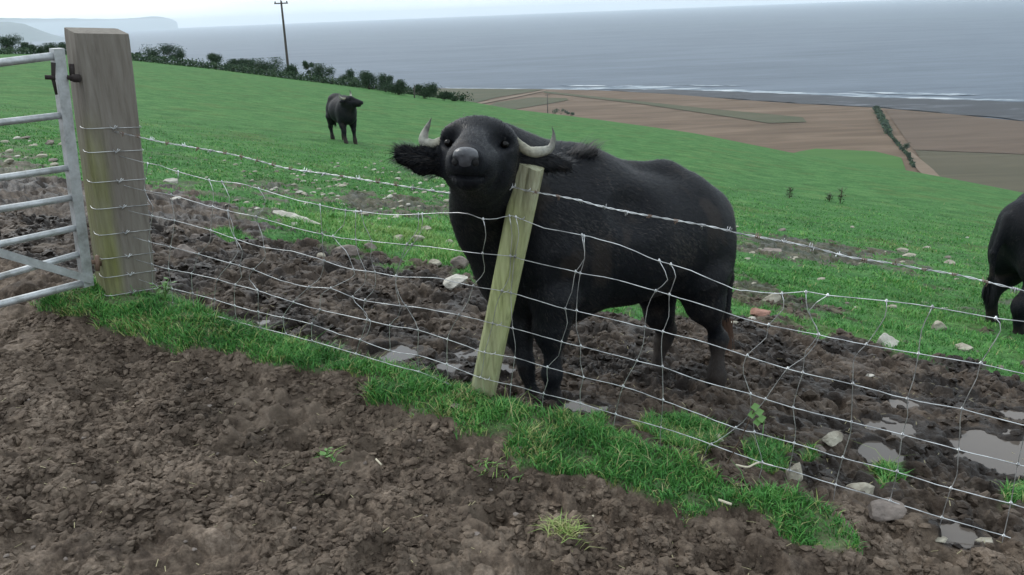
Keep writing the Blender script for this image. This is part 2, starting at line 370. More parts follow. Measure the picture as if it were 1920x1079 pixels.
def mudh(x, y, m, churn):
    wx = x + .03*gn(x*7, y*7, 1); wy = y + .03*gn(x*7+3, y*7, 2)
    h = .045*gn(wx*1.9, wy*1.9, 3) + .040*(np.abs(gn(wx*4.3, wy*4.3, 4))*2-.5) + .030*(np.abs(gn(wx*9.5, wy*9.5, 5))*2-.5)
    h += .014*(np.abs(gn(wx*19, wy*19, 6))*2-.5) + .006*(np.abs(gn(wx*41, wy*41, 8))*2-.5) + .003*gn(wx*83, wy*83, 9)
    d1, dd, idd = worley(wx*5.2, wy*5.2, 20)
    clod = np.where(idd > .45, np.clip(1-(d1/.52)**2, 0, 1)**.7, 0)*.030*(.4+idd)
    d1, dd, idd = worley(wx*12+4, wy*12, 30)
    clod += np.where(idd > .40, np.clip(1-(d1/.5)**2, 0, 1)**.6, 0)*.022*(.4+idd)
    d1, dd, idd = worley(wx*27+4, wy*27, 32)
    clod += np.where(idd > .35, np.clip(1-(d1/.5)**2, 0, 1)**.6, 0)*.010*(.4+idd)
    d1, dd, idd = worley(x*3.1+7, y*3.1, 33)      # hoof prints
    pit = np.where(idd > .35, -.055*np.exp(-(d1/.20)**4) + .018*np.exp(-((d1-.27)/.07)**2), 0)
    t = (h*1.05 + clod)*churn; t = np.where(t > 0, .034*np.tanh(t/.034), .045*np.tanh(t/.045))
    return t + pit*churn
def surface(x, y, detail=True):
    z = land(x, y); m, gr = masks(x, y)
    s = y + FA*x - FC
    smooth = sst(.15, .6, fbm(x*.8+3, y*.8, 3, 50)) * sst(0, -.5, s)       # pressed, smoother patches on the track
    churn = np.where(s > 0, 1.30, 1.05)*(1-.55*smooth)
    fade = sst(30, 10, np.hypot(x, y))
    dz = mudh(x, y, m, churn)*m*fade
    dz = dz + (1-m)*fade*(.03*fbm(x*1.2, y*1.2, 3, 52) + .022*gn(x*5, y*5, 53) + .012*gn(x*11, y*11, 54))
    dz = dz + gr*.035*sst(.25, -.1, s)*(1+.8*gn(x*4, y*4, 55))
    wet = m*(.12+.70*sst(-.1, .3, s))*(.5+.5*sst(-.2, .3, fbm(x*2, y*2, 3, 56)))
    for (c, (a, b)) in PUD:
        k = np.abs(x-c[0]) < a*2.5; k &= np.abs(y-c[1]) < b*3.5+.1
        if not k.any(): continue
        xx, yy = x[k]-c[0], y[k]-c[1]
        q = np.sqrt((xx/a)**2 + (yy/(b*1.9))**2) + .55*fbm(x[k]*9, y[k]*9, 3, 57)
        lvl = c[2] - .012
        zz = z[k]+dz[k]; rim = sst(2.2, 1.35, q); hi_ = lvl + .006 + .35*np.clip(dz[k]+.01, 0, .05)
        zz = zz + (np.maximum(zz, hi_)-zz)*rim + (np.minimum(zz, lvl+.05)-zz)*sst(1.7, 1.1, q)*.7
        t = sst(1.15, .8, q); dz[k] = zz*(1-t) + (lvl - .016 + .42*np.clip(dz[k], -.02, .05))*t - z[k]
        wet[k] = np.maximum(wet[k], sst(1.7, 1.0, q))
    pale = m*np.clip(sst(.0, .5, fbm(x*1.1+7, y*1.1, 4, 58) + .5*smooth)*.55*sst(.2, -.2, s) + .3*sst(.1, .5, fbm(x*7, y*7, 3, 59))*sst(1.5, .2, s), 0, 1)
    return z + dz, m, gr, wet, pale

# ---------------------------------------------------------------- ground sheet
th_c = np.linspace(radians(-37), radians(37), 980)
th_all = np.concatenate([np.linspace(-pi, radians(-37.3), 90), th_c, np.linspace(radians(37.3), pi, 90)])
r_all = np.concatenate([[.25, .7, 1.2], np.geomspace(1.7, 3.6, 330), np.geomspace(3.606, 8, 330)[0:], np.geomspace(8.05, 30, 200), np.geomspace(30.4, 140, 90), np.geomspace(145, 420, 30), np.linspace(430, 1250, 110), [2500, 6000, 13000, 31000]])
TH, RR = np.meshgrid(th_all, r_all)
GX = (RR*np.sin(TH)).ravel(); GY = (RR*np.cos(TH)).ravel()
gz, gm, gg, gw, gp = surface(GX, GY); _s = GY+FA*GX-FC; gm = np.where(_s < .5, np.maximum(gm, 1-.55*sst(.55, 1, gg)), gm)
# the coast: the land dips under the sea beyond it
_cth = [math.atan2(ray(u, 180)[0], ray(u, 180)[1]) for u in (-900, 0)]; _cr = [1100, 1150]
SEA = -98.0 + CZ
for u, v in ((816, 166), (1020, 167.5), (1130, 170), (1260, 177), (1380, 187), (1500, 195), (1640, 202), (1780, 214), (1990, 235), (2500, 262)):
    r = ray(u, v); k = -97/r[2]; _cth.append(math.atan2(r[0], r[1])); _cr.append(hypot(r[0], r[1])*k-4)
gm = np.where(np.hypot(GX, GY) > 250, 1, gm); gp = np.where(np.hypot(GX, GY) > 250, 1, gp)
rc = np.interp(np.arctan2(GX, GY), _cth, _cr, left=1000, right=900); Rr = np.hypot(GX, GY)
gz = np.where(Rr > rc, -103 + CZ, gz)
nr, ncol = TH.shape
ii = (np.arange(nr-1)[:, None]*ncol + np.arange(ncol-1)[None]).ravel()
quads = np.stack([ii, ii+1, ii+ncol+1, ii+ncol], -1)[:, ::-1]
V = np.stack([GX, GY, gz], -1)
gme = npmesh('ground', V, quads); fattr(gme, 'mud', gm); fattr(gme, 'wet', gw); fattr(gme, 'pale', gp)
ground = tag(link('ground', gme, m_ground), kind='structure')
if ground.data.polygons[5000].normal.z < 0: ground.data.flip_normals()
del GX, GY, gz, V, quads
for i, (c, (a, b)) in enumerate(PUD):
    n = 60; t = np.arange(n)*2*pi/n; rr = np.linspace(.2, 1.7, 60)[:, None]; X = c[0]+a*rr*np.cos(t); Y = c[1]+b*1.9*rr*np.sin(t)
    q = rr + .55*fbm(X*9, Y*9, 3, 57); out = rr[np.argmax(q > 1.18, 0), 0]
    V = np.stack([c[0]+a*out*np.cos(t), c[1]+b*1.9*out*np.sin(t), np.full(n, c[2]-.012)], -1)
    V = np.vstack([V, [[c[0], c[1], c[2]-.012]]]); T = [(n, j, (j+1) % n) for j in range(n)]
    tag(link('puddle', npmesh('puddle', V, np.array(T)), m_water), kind='structure')

# ---------------------------------------------------------------- sea, plain, fields
def flat(name, pts, mtl, z, kind='structure', sub=1):
    pts = np.array(pts, float); n = len(pts)
    me = bpy.data.meshes.new(name); me.from_pydata([(x, y, z) for x, y in pts], [], [list(range(n))]); me.update()
    if me.polygons[0].normal.z < 0: me.flip_normals()
    return tag(link(name, me, mtl), kind=kind)
n = 96; flat('sea', [(31000*cos(t), 31000*sin(t)) for t in np.arange(n)*2*pi/n], m_sea, SEA)
def onz(u, v, z):
    r = ray(u, v); k = (z-CZ)/r[2]; return (r[0]*k, r[1]*k)
ZP = -97 + CZ
def fld(name, pts, mtl, dz, jag=0):
    q = [onz(u, v, ZP+dz) for u, v in pts]
    if jag:
        out = []
        for i in range(len(q)):
            a = np.array(q[i]); b = np.array(q[(i+1) % len(q)]); L = np.linalg.norm(b-a); m = max(1, int(L/(jag*1.5)))
            for j in range(m):
                p = a + (b-a)*j/m; out.append((p[0]+random.uniform(-jag, jag)*.5, p[1]+random.uniform(-jag, jag)*.5))
        q = out
    return flat(name, q, mtl, ZP+dz)
fld('foreshore', [(1130, 169), (1180, 167.5), (1260, 168), (1380, 172), (1500, 177), (1640, 183), (1780, 187), (1990, 193), (2500, 203), (2500, 250), (1990, 232), (1780, 213), (1640, 201), (1500, 194), (1380, 186), (1260, 177)], m_rock, -.2, 7)
fld('field', [(820, 166), (1020, 167.5), (1130, 170), (1260, 177), (1380, 187), (1500, 195), (1640, 202), (1780, 214), (1990, 235), (2500, 260), (2500, 700), (1900, 600), (1300, 480), (800, 350), (760, 190)], m_stub, .3)
fld('field', [(812, 166.5), (1018, 168), (1000, 172), (930, 183), (880, 196), (800, 200)], m_fdull, .8)
fld('field', [(930, 192), (1000, 183), (1062, 184), (1066, 188), (1020, 196), (960, 206), (900, 206)], m_fdull, .8)
fld('track', [(1022, 169), (1024, 170.5), (950, 186), (880, 199), (874, 197), (944, 184)], m_track, 1.1)
fld('field', [(1020, 171), (1200, 190), (1330, 204), (1440, 214), (1505, 220), (1512, 229), (1440, 231), (1380, 221), (1200, 195), (1020, 174)], m_fdull, .8)
fld('field', [(1660, 206), (1780, 214), (1990, 235), (2500, 262), (2500, 380), (1990, 292), (1760, 283), (1712, 281)], field_mat('brown_field', (.085, .062, .047), (.13, .098, .075)), .8)
fld('field', [(1716, 282), (1760, 284), (1990, 293), (2500, 382), (2500, 600), (1800, 400), (1745, 330)], m_olive, .8)
fld('field', [(1440, 300), (1500, 284), (1530, 279), (1640, 284), (1690, 296), (1702, 330), (1690, 420), (1400, 400)], m_fgreen, .8)
fld('track', [(1700, 285), (1708, 284), (1750, 318), (1775, 345), (1750, 348), (1720, 318)], m_track, 1.2)
for pts in ([(838, 164), (930, 166), (1100, 165.2), (1180, 160.5), (1260, 163), (1400, 169), (1560, 176), (1600, 175), (1700, 182), (1860, 186), (1990, 190), (1990, 194.5), (1860, 191), (1700, 186.5), (1560, 180.5), (1400, 175), (1260, 170.5), (1180, 167), (1100, 169), (930, 168.5), (838, 168)],
            [(1250, 158.5), (1330, 160), (1400, 160.5), (1330, 161.8)], [(1590, 172.5), (1760, 175), (1850, 178.5), (1760, 179), (1650, 176)], [(1040, 160.5), (1110, 160), (1140, 161.5), (1080, 162)]):
    q = fld('surf', pts, m_foam, -.5, 6)

# ---------------------------------------------------------------- distant coast
def ridge(name, prof, dist, depth, mtl, base):
    us = np.array([p[0] for p in prof], float); vs_ = np.array([p[1] for p in prof], float)
    uu = np.linspace(us[0], us[-1], 160); vv = np.interp(uu, us, vs_); V = []; R = 14
    for i, (u, v) in enumerate(zip(uu, vv)):
        r = ray(u, v); r = r/hypot(r[0], r[1]); top = r[2]*dist+CZ
        top = base + (top-base)*(1+.05*float(gn(np.array(i*.21), np.array(3.), 7))) if top > base else top
        for j in range(R+1):
            t = j/R; off = (t-.5)*2*depth; h = (1-abs(2*t-1)**1.7)
            hh = base-6 + (top-base+6)*h + 0.06*(top-base)*float(gn(np.array(i*.3), np.array(j*.9), 12))*min(1, 4*h*(1-h)+.0)
            V.append((r[0]*(dist+off), r[1]*(dist+off), hh))
    n = len(uu); i = np.arange(n-1)[:, None]*(R+1); j = np.arange(R)[None]
    Q = np.stack([i+j, i+j+1, i+R+2+j, i+R+1+j], -1).reshape(-1, 4)
    return tag(link(name, npmesh(name, V, Q), mtl), kind='structure')
ridge('hills', [(-500, 28), (-200, 30), (-40, 33), (60, 35), (130, 35), (200, 36), (240, 35), (285, 31), (305, 32), (322, 36), (332, 42)], 27000, 2500, m_hill, SEA)
ridge('hills', [(-600, 20), (-300, 28), (-100, 36), (-20, 40), (20, 42), (45, 45), (70, 55), (95, 64), (125, 72), (150, 85)], 10000, 900, m_hill, SEA)

# ---------------------------------------------------------------- haze
mh = bpy.data.materials.new('haze'); mh.use_nodes = True; hn = mh.node_tree; hn.nodes.clear()
ho = hn.nodes.new('ShaderNodeOutputMaterial'); pv = hn.nodes.new('ShaderNodeVolumePrincipled')
pv.inputs['Color'].default_value = (.80, .90, .98, 1); pv.inputs['Density'].default_value = 0.00006; pv.inputs['Anisotropy'].default_value = .25
hn.links.new(pv.outputs[0], ho.inputs['Volume'])
b = MB(); top = 180; bot = -106; b.box((0, 0, (top+bot)/2), (31500, 31500, (top-bot)/2)); tag(b.build('haze', mh, smooth=False), kind='stuff')

# ---------------------------------------------------------------- grass blades
def blades(name, pts, h, w, tone, lean=.5, kind_label=None):
    n = len(pts); a = rng.random(n)*2*pi; dx = np.stack([np.cos(a), np.sin(a), np.zeros(n)], -1)
    la = rng.random(n)*2*pi; ld = np.stack([np.cos(la), np.sin(la), np.zeros(n)], -1)*(lean*(.3+rng.random(n)))[:, None]
    h = np.asarray(h)*np.ones(n); w = np.asarray(w)*np.ones(n); up = np.array([0, 0, 1.])
    b0 = pts; m = b0 + up*(h*.55)[:, None] + ld*(h*.35)[:, None]; t = b0 + up*(h*(1-.25*lean))[:, None] + ld*(h*1.0)[:, None]
    V = np.stack([b0-dx*w[:, None]/2, b0+dx*w[:, None]/2, m-dx*w[:, None]*.38, m+dx*w[:, None]*.38, t], 1).reshape(-1, 3)
    i = np.arange(n)[:, None]*5; me = npmesh(name, V, [i+np.array([[0, 1, 3, 2]]), i+np.array([[2, 3, 4]])])
    fattr(me, 'tone', np.repeat(tone, 5)); o = link(name, me, m_blade); return tag(o, kind='stuff')
def scatter(n, x0, x1, y0, y1):
    return rng.uniform(x0, x1, n), rng.uniform(y0, y1, n)
def grass_pts(x, y, want):
    z, m, gr, wet, pale = surface(x, y); k = want(x, y, m, gr); return np.stack([x[k], y[k], z[k]-.004], -1)
# bank under the fence
x, y = scatter(420000, -3.0, 2.6, 1.7, 4.6)
s_f = y+FA*x-FC
k = (np.abs(s_f) < 1.0); x = x[k]; y = y[k]
z, m, gr, wet, pale = surface(x, y); cl = fbm(x*6, y*6, 3, 70)
k = (gr+.55*fbm(x*16, y*16, 3, 78) > .55) & (rng.random(len(x)) < sst(-.45, .1, cl)*.5+.45); x, y, z, cl, gr = x[k], y[k], z[k], cl[k], gr[k]
ht = (.022 + .034*rng.random(len(x)))*(1+1.0*np.clip(cl, -.6, .8)+.5*np.clip(fbm(x*2, y*2, 2, 77), -.5, .8)); tone = np.clip(.35 + .45*fbm(x*3, y*3, 3, 71) + .22*rng.standard_normal(len(x)), 0, .88)
tone = np.where(rng.random(len(x)) < .05 + .35*sst(.0, .5, fbm(x*3.3, y*3.3, 3, 73)) + .3*sst(.98, .6, gr), rng.uniform(.9, 1, len(x)), tone)
blades('grass', np.stack([x, y, z-.005], -1), ht, .0036+.003*rng.random(len(x)), tone, .85)
k = rng.random(len(x)) < .012; n = int(k.sum())
blades('grass', np.stack([x, y, z-.005], -1)[k], rng.uniform(.07, .14, n), .0032, np.where(rng.random(n) < .6, rng.uniform(.9, 1, n), rng.uniform(.3, .8, n)), 1.1)
LUSH = poly_world([(450, 385), (600, 392), (700, 405), (830, 400), (870, 440), (880, 500), (780, 498), (690, 480), (600, 440), (480, 425)])   # a patch of fresh growth
def field_blades(N, ya, yb, hm, wm):
    y = (ya**2 + (yb**2-ya**2)*rng.random(N))**.5; th = rng.uniform(radians(-38), radians(38), N); x = y*np.tan(th)
    s_f = y+FA*x-FC; k = s_f > .15; x, y = x[k], y[k]
    z, m, gr, wet, pale = surface(x, y); cl = fbm(x*2.5, y*2.5, 4, 74)
    k = ((m < .45) & (rng.random(len(x)) < (.35+.65*sst(-.3, .3, cl))*sst(23, 11, y))) | ((m < .9) & (rng.random(len(x)) < .03)); x, y, z, cl = x[k], y[k], z[k], cl[k]
    sc_ = 1+.9*np.clip(cl, -.7, 1); tone = np.clip(.40 + .5*fbm(x*.8, y*.8, 4, 75) + .2*rng.standard_normal(len(x)), 0, .86)
    tone = np.where(rng.random(len(x)) < .05, rng.uniform(.88, 1, len(x)), tone)
    lush = sst(-.3, .4, inpoly(x, y, LUSH)); tone = np.where(tone < .87, np.clip(tone+.38*lush, 0, .88), tone); sc_ = sc_*(1+.5*lush)
    blades('grass', np.stack([x, y, z-.005], -1), hm*(.5+rng.random(len(x)))*sc_, wm*(.6+.8*rng.random(len(x))), tone, .9)
field_blades(210000, 3.4, 9, .038, .006)
field_blades(260000, 8.5, 24, .035, .012)

# ---------------------------------------------------------------- crumbs of earth and straw trodden into the mud
def crumbs(N, x0, x1, y0, y1, rmin, rmax, want):
    x, y = scatter(N, x0, x1, y0, y1); k = want(x, y) & (np.abs(np.arctan2(x, y)) < radians(38)); x, y = x[k], y[k]
    z, m, gr, wet, pale = surface(x, y); cl = fbm(x*3, y*3, 3, 80); k = (m > .6) & (gr < .3) & (rng.random(len(x)) < sst(-.50, .15, cl + .4*fbm(x*.9, y*.9, 2, 81))) & (wet < .93); x, y, z, wet = x[k], y[k], z[k], wet[k]; n = len(x)
    phi = (1+5**.5)/2; ico = np.array([(-1, phi, 0), (1, phi, 0), (-1, -phi, 0), (1, -phi, 0), (0, -1, phi), (0, 1, phi), (0, -1, -phi), (0, 1, -phi), (phi, 0, -1), (phi, 0, 1), (-phi, 0, -1), (-phi, 0, 1)])/1.9
    F_ = np.array([(0, 11, 5), (0, 5, 1), (0, 1, 7), (0, 7, 10), (0, 10, 11), (1, 5, 9), (5, 11, 4), (11, 10, 2), (10, 7, 6), (7, 1, 8), (3, 9, 4), (3, 4, 2), (3, 2, 6), (3, 6, 8), (3, 8, 9), (4, 9, 5), (2, 4, 11), (6, 2, 10), (8, 6, 7), (9, 8, 1)])
    r = (rmin + (rmax-rmin)*rng.random(n)**2.6); A = rng.normal(0, 1, (n, 3, 3)); A = A*.22 + np.eye(3)*np.array([1.15, 1.05, .75]); an = rng.random(n)*6.28
    Rz = np.zeros((n, 3, 3)); Rz[:, 0, 0] = np.cos(an); Rz[:, 1, 1] = np.cos(an); Rz[:, 0, 1] = -np.sin(an); Rz[:, 1, 0] = np.sin(an); Rz[:, 2, 2] = 1
    V = np.einsum('nij,kj->nki', Rz@A, ico)*(1+.16*rng.standard_normal((n, 12, 1)))*r[:, None, None] + np.stack([x, y, z+r*.15], -1)[:, None]
    me = npmesh('mud_crumbs', V.reshape(-1, 3), (np.arange(n)[:, None, None]*12+F_[None]).reshape(-1, 3), False)
    fattr(me, 'mud', np.ones(n*12)); fattr(me, 'wet', np.repeat(wet, 12)); fattr(me, 'pale', np.repeat(np.clip(rng.normal(.15, .3, n), 0, .8), 12))
    tag(link('mud_crumbs', me, m_ground), kind='stuff')
crumbs(85000, -2.6, 2.6, 1.5, 4.2, .004, .019, lambda x, y: y+FA*x-FC < -.05)
crumbs(26000, -4.5, 6.0, 2.2, 7.0, .006, .030, lambda x, y: y+FA*x-FC > .05)
x, y = scatter(900, -3, 3, 1.6, 5); z, m, gr, wet, pale = surface(x, y); k = m > .7; x, y, z = x[k], y[k], z[k]; n = len(x)
a = rng.random(n)*6.28; L_ = rng.uniform(.01, .04, n); d = np.stack([np.cos(a)*L_, np.sin(a)*L_, rng.normal(0, .004, n)], -1); w_ = np.stack([-np.sin(a), np.cos(a), np.zeros(n)], -1)*.0012; p_ = np.stack([x, y, z+.006], -1)
tag(link('straw', npmesh('straw', np.stack([p_-w_, p_+w_, p_+d+w_, p_+d-w_], 1).reshape(-1, 3), np.arange(n*4).reshape(-1, 4), False), m_straw), kind='stuff')

# ---------------------------------------------------------------- fence wires
def fp(u, v, off=0.):                            # pixel -> point on the fence line's vertical plane
    off = off - .125*math.exp(-((u-890)/46.)**2)*float(sst(505, 440, v)*sst(372, 384, v))   # the netting bulges where the neck leans on it
    r = ray(u, v); t = (FC+off)/(r[1]+FA*r[0]); return r*t + np.array([0, 0, CZ])
def path_at(pts, u): a = np.array(pts, float); return np.interp(u, a[:, 0], a[:, 1])
BARB = [(215, 247), (260, 257), (305, 267), (370, 278), (430, 289), (485, 302), (538, 316), (608, 326), (661, 334), (734, 346), (803, 357), (842, 362), (880, 361), (912, 357), (931, 353), (960, 351), (989, 358), (1045, 368), (1086, 376), (1121, 386),
        (1177, 398), (1205, 403), (1292, 418), (1343, 427.5), (1390, 439), (1489, 457), (1553, 472), (1595, 483), (1664, 493), (1724, 504), (1805, 518), (1920, 546), (2120, 590)]
LINES = [
 [(215, 290), (265, 304), (300, 310.6), (325, 320), (392, 338), (445, 344), (485, 354), (526, 367), (563, 377), (608, 387), (648, 395), (677, 397), (730, 403), (787, 402), (860, 399), (888, 405), (906, 411), (931, 410), (955, 405), (967, 407), (989, 416), (1020, 428), (1049, 433), (1091, 441), (1162, 460), (1214, 482), (1234, 489), (1257, 496), (1295, 508), (1375, 541.6), (1398, 545), (1457, 551), (1511, 547), (1552, 554), (1662, 565), (1747, 576), (1866, 597), (1920, 603), (2120, 640)],
 [(220, 344), (267, 357), (322, 366), (375, 382), (428, 396), (481, 407), (546, 426), (624, 444), (669, 450), (758, 459), (829, 466), (860, 471), (905, 476), (961, 481), (979, 487), (1079, 510), (1088, 513), (1157, 525), (1229, 546), (1254, 553), (1323, 574), (1392, 597), (1441.6, 610), (1533, 628), (1624, 647), (1722, 664), (1838, 683), (1920, 701), (2120, 745)],
 [(225, 392), (286, 405.6), (326, 414), (394, 432), (440.5, 448), (493.5, 464), (546.5, 471.6), (579, 480), (608, 489), (632, 498), (663, 506), (705.5, 511.5), (744, 519), (811.5, 521), (835, 525), (887, 537), (941, 546), (973, 553.6), (1059, 579.5), (1082, 584), (1208.6, 614), (1243, 622.6), (1323, 642.7), (1400, 668), (1489, 696), (1599, 721), (1700, 748), (1803.6, 768), (1920, 798), (2120, 850)],
 [(225, 438), (277.5, 453), (322, 464), (373, 477), (432, 494), (449, 499), (475, 506), (526, 526), (579, 539), (620, 541), (661, 558), (685, 564), (750, 574), (783, 577), (861, 591), (924, 607), (961, 615.6), (1053, 641.5), (1088, 649.5), (1194, 677), (1242, 688.6), (1323, 717), (1404, 738), (1435, 749), (1487.5, 765), (1592.6, 791.4), (1690, 815), (1797, 843.7), (1910.5, 872), (2120, 930)],
 [(235, 481), (281.5, 495), (318, 505.4), (357, 513), (408, 524.6), (442.6, 535), (483, 545), (550.6, 567.4), (599.5, 581), (685, 600), (730, 611), (783, 619), (839.5, 637), (909.7, 661.6), (964, 671), (1024.6, 688.6), (1093.6, 707.6), (1168, 725), (1242, 750.7), (1300, 772.5), (1378.7, 802.8), (1416.4, 812), (1489, 832), (1580, 859), (1680.7, 884.6), (1783, 916), (1894.7, 944.4), (1920, 952.5), (2120, 1020)],
 [(237, 514), (249, 521), (298, 536), (361, 551), (402, 562), (440.5, 574), (485, 586), (531, 596), (583, 608), (636, 626.5), (675, 638), (734, 659), (781, 666), (838, 684), (901, 708.7), (958.5, 722), (1019, 738.6), (1088, 756.4), (1154, 777.7), (1220, 796), (1300, 821.6), (1338, 835.5), (1426, 867), (1470, 879.6), (1564, 908.5), (1665, 939), (1765.7, 971), (1879, 1004), (1920, 1020), (2120, 1095)],
 [(237, 546), (300, 563), (363, 581), (402, 592), (444.6, 604), (489.5, 615.5), (536, 627), (585, 640), (669, 664.5), (746, 687.7), (787, 698), (840, 720), (869, 737.5), (932.6, 757.6), (996, 769), (1065, 792), (1150, 822), (1238, 851), (1300, 869), (1407, 903.5), (1482.5, 932), (1564, 959), (1659, 988.5), (1753, 1020), (1835, 1048), (1920, 1073), (2120, 1150)],
]
STAYS = [
 [(906, 411), (911, 440), (905, 476), (908, 510), (887, 537), (878, 565), (861, 591), (845, 620), (839, 637), (838, 684), (840, 705), (836, 720)],
 [(955, 405), (960, 440), (957, 481), (955, 520), (941, 546), (930, 575), (924, 607), (915, 640), (909, 661), (905, 690), (901, 708)],
 [(967, 407), (973, 440), (965, 481), (961, 520), (958, 549), (959, 580), (961, 615), (966, 645), (965, 671), (958, 722), (955, 763)],
 [(1091, 441), (1096, 485), (1079, 510), (1072, 548), (1060, 579), (1064, 605), (1053, 641), (1047, 668), (1026, 689), (1027, 714), (1019, 740), (1016, 774)],
 [(1095, 443), (1096, 485), (1088, 513), (1083, 548), (1081, 585), (1081, 617), (1089, 650), (1088, 680), (1094, 708), (1088, 732), (1088, 756), (1086, 799)],
 [(1236, 489), (1252, 525), (1229, 546), (1214, 577), (1209, 614), (1206, 645), (1194, 677), (1168, 725), (1154, 778), (1148, 821)],
 [(1258, 496), (1267, 519), (1255, 553), (1254, 594), (1243, 622), (1240, 651), (1242, 689), (1243, 751), (1239, 800), (1237, 850)],
 [(1466, 551), (1469, 579), (1440, 611), (1437, 633), (1399, 669), (1394, 702), (1407, 739), (1404, 778), (1379, 803), (1344, 828), (1328, 837), (1316, 874)],
 [(1511, 548), (1514, 582), (1534, 628), (1511, 658), (1505, 700), (1498, 721), (1487, 765), (1492, 803), (1489, 832), (1480, 882)],
 [(1552, 554), (1517, 583), (1536, 630), (1508, 671), (1476, 692), (1435, 749), (1416, 778), (1414, 812), (1429, 867), (1420, 907)],
 [(1662, 565), (1659, 595), (1624, 647), (1602, 671), (1599, 721), (1596, 791), (1594, 815), (1580, 859), (1567, 909), (1561, 957)],
 [(1748, 576), (1728, 620), (1722, 664), (1712, 715), (1701, 748), (1702, 780), (1692, 815), (1682, 885), (1669, 939), (1659, 988)],
 [(1867, 597), (1876, 620), (1838, 683), (1832, 708), (1803, 768), (1800, 809), (1797, 844), (1794, 891), (1783, 916), (1766, 971), (1756, 1020)],
 [(1965, 612), (1960, 660), (1950, 708), (1925, 800), (1908, 872), (1895, 944), (1882, 1004), (1870, 1059)],
 [(2060, 630), (2050, 700), (2040, 830), (2020, 905), (2010, 985), (2000, 1050), (1990, 1100)],
 [(277, 307), (271, 357), (286, 386), (285, 406), (279, 453), (284, 495), (286, 531), (287, 558)],
 [(334, 322), (333, 345), (321, 366), (327, 414), (320, 463), (316, 504), (322, 541), (324, 570)],
 [(392, 338), (400, 361), (399, 388), (395, 432), (393, 455), (373, 477), (363, 508), (359, 514), (361, 551), (364, 581)],
 [(416, 341), (430, 370), (428, 396), (436, 420), (440, 448), (447, 470), (432, 494), (408, 524), (402, 562), (402, 592)],
 [(427, 396), (431, 425), (441, 448), (455, 472), (449, 499), (453, 520), (441, 535), (440, 574), (444, 604)],
 [(485, 354), (497, 374), (493, 394), (480, 407), (491, 439), (495, 464), (497, 484), (475, 506), (467, 524), (483, 545), (484, 586), (488, 615)],
 [(600, 385), (604, 440), (606, 476), (608, 489), (601, 520), (579, 539), (550, 567), (531, 596), (536, 627)],
 [(648, 395), (644, 423), (624, 444), (648, 470), (663, 506), (661, 520), (620, 541), (601, 555), (600, 581), (585, 608), (585, 640)],
 [(677, 397), (683, 423), (697, 452), (695, 484), (703, 511), (703, 541), (684, 564), (683, 590), (695, 604), (687, 630), (675, 638), (668, 664)],
 [(667, 397), (667, 450), (673, 480), (685, 508), (683, 533), (661, 558), (685, 586), (688, 601), (676, 638)],
 [(785, 402), (783, 431), (763, 459), (750, 492), (744, 519), (742, 541), (750, 574), (746, 595), (731, 611), (732, 659)],
 [(792, 402), (789, 435), (756, 484), (742, 519), (748, 553), (771, 590), (784, 619), (783, 666), (786, 698)],
]
net = empty('wire_netting', fp(905, 752), 'galvanised square-mesh stock netting with bent stays stretched from the big gatepost past the leaning post', 'stock netting')
for ln in LINES:
    p = smooth_line([fp(u, v) for u, v in ln], .04); p = p + np.stack([rng.normal(0, .0007, len(p)) for _ in range(3)], -1)
    b = MB(); b.tube(p, .0017, 6); b.build('line_wire', m_wire, net)
for k_, ln in enumerate(STAYS):
    b = MB(); p = smooth_line([fp(u, v, -.004) for u, v in ln], .03); b.tube(p, .0015, 6)
    for L in LINES:                              # the knots where the stay crosses each line wire
        us = np.array([q[0] for q in ln]); vs_ = np.array([q[1] for q in ln])
        tt = np.linspace(0, 1, 300); ti = np.linspace(0, 1, len(ln)); uu = np.interp(tt, ti, us); vv = np.interp(tt, ti, vs_)
        d = vv - np.interp(uu, [q[0] for q in L], [q[1] for q in L]); c = np.where(np.diff(np.sign(d)) != 0)[0]
        cand = [c[0]] if len(c) else ([int(np.argmin(abs(d)))] if abs(d).min() < 3 else [])
        for i in cand:
            q = fp(uu[i], vv[i], -.002); b.tube([q-np.array([.005, -.002, .001]), q+np.array([.005, -.002, -.001])], .0036, 6)
            b.tube([q-np.array([0, 0, .007]), q+np.array([0, 0, .007])], .0032, 6)
    b.build('stay_wire', m_wire, net)
bw = empty('barbed_wire', fp(960, 351), 'twisted two-strand barbed wire run above the netting with pale and rusty barbs', 'barbed wire')
bc = smooth_line([fp(u, v, -.006) for u, v in BARB], .006)
tg = np.gradient(bc, axis=0); tg /= np.linalg.norm(tg, axis=1)[:, None]; sl = np.concatenate([[0], np.cumsum(np.linalg.norm(np.diff(bc, axis=0), axis=1))])
n1 = np.cross(tg, [0, 0, 1.]); n1 /= np.linalg.norm(n1, axis=1)[:, None]; n2v = np.cross(tg, n1)
for ph in (0, pi):
    a = sl/.045*2*pi*.5 + ph; b = MB(); b.tube(bc + .0022*(np.cos(a)[:, None]*n1+np.sin(a)[:, None]*n2v), .0017, 5); b.build('strand', m_wire, bw)
sB = .05
while sB < sl[-1]-.02:
    i = int(np.searchsorted(sl, sB)); c = bc[i]; t = tg[i]; b = MB()
    for q in range(2):
        a0 = random.random()*6.28; cc_ = c + t*(.004 if q else -.004)
        a = np.linspace(0, 4*pi*.75, 14)+a0; loop = [cc_ + .0042*(cos(w)*n1[i]+sin(w)*n2v[i]) + t*(j*.0006) for j, w in enumerate(a)]
        d0 = cos(a[0]+1.57)*n1[i]+sin(a[0]+1.57)*n2v[i]; d1 = cos(a[-1]+1.57)*n1[i]+sin(a[-1]+1.57)*n2v[i]
        loop = [loop[0]-d0*.016] + loop + [loop[-1]+d1*.016]
        b.tube(loop, .0015, 5)
    b.build('barb', m_rust if random.random() < .45 else m_wire, bw); sB += random.uniform(.085, .105)
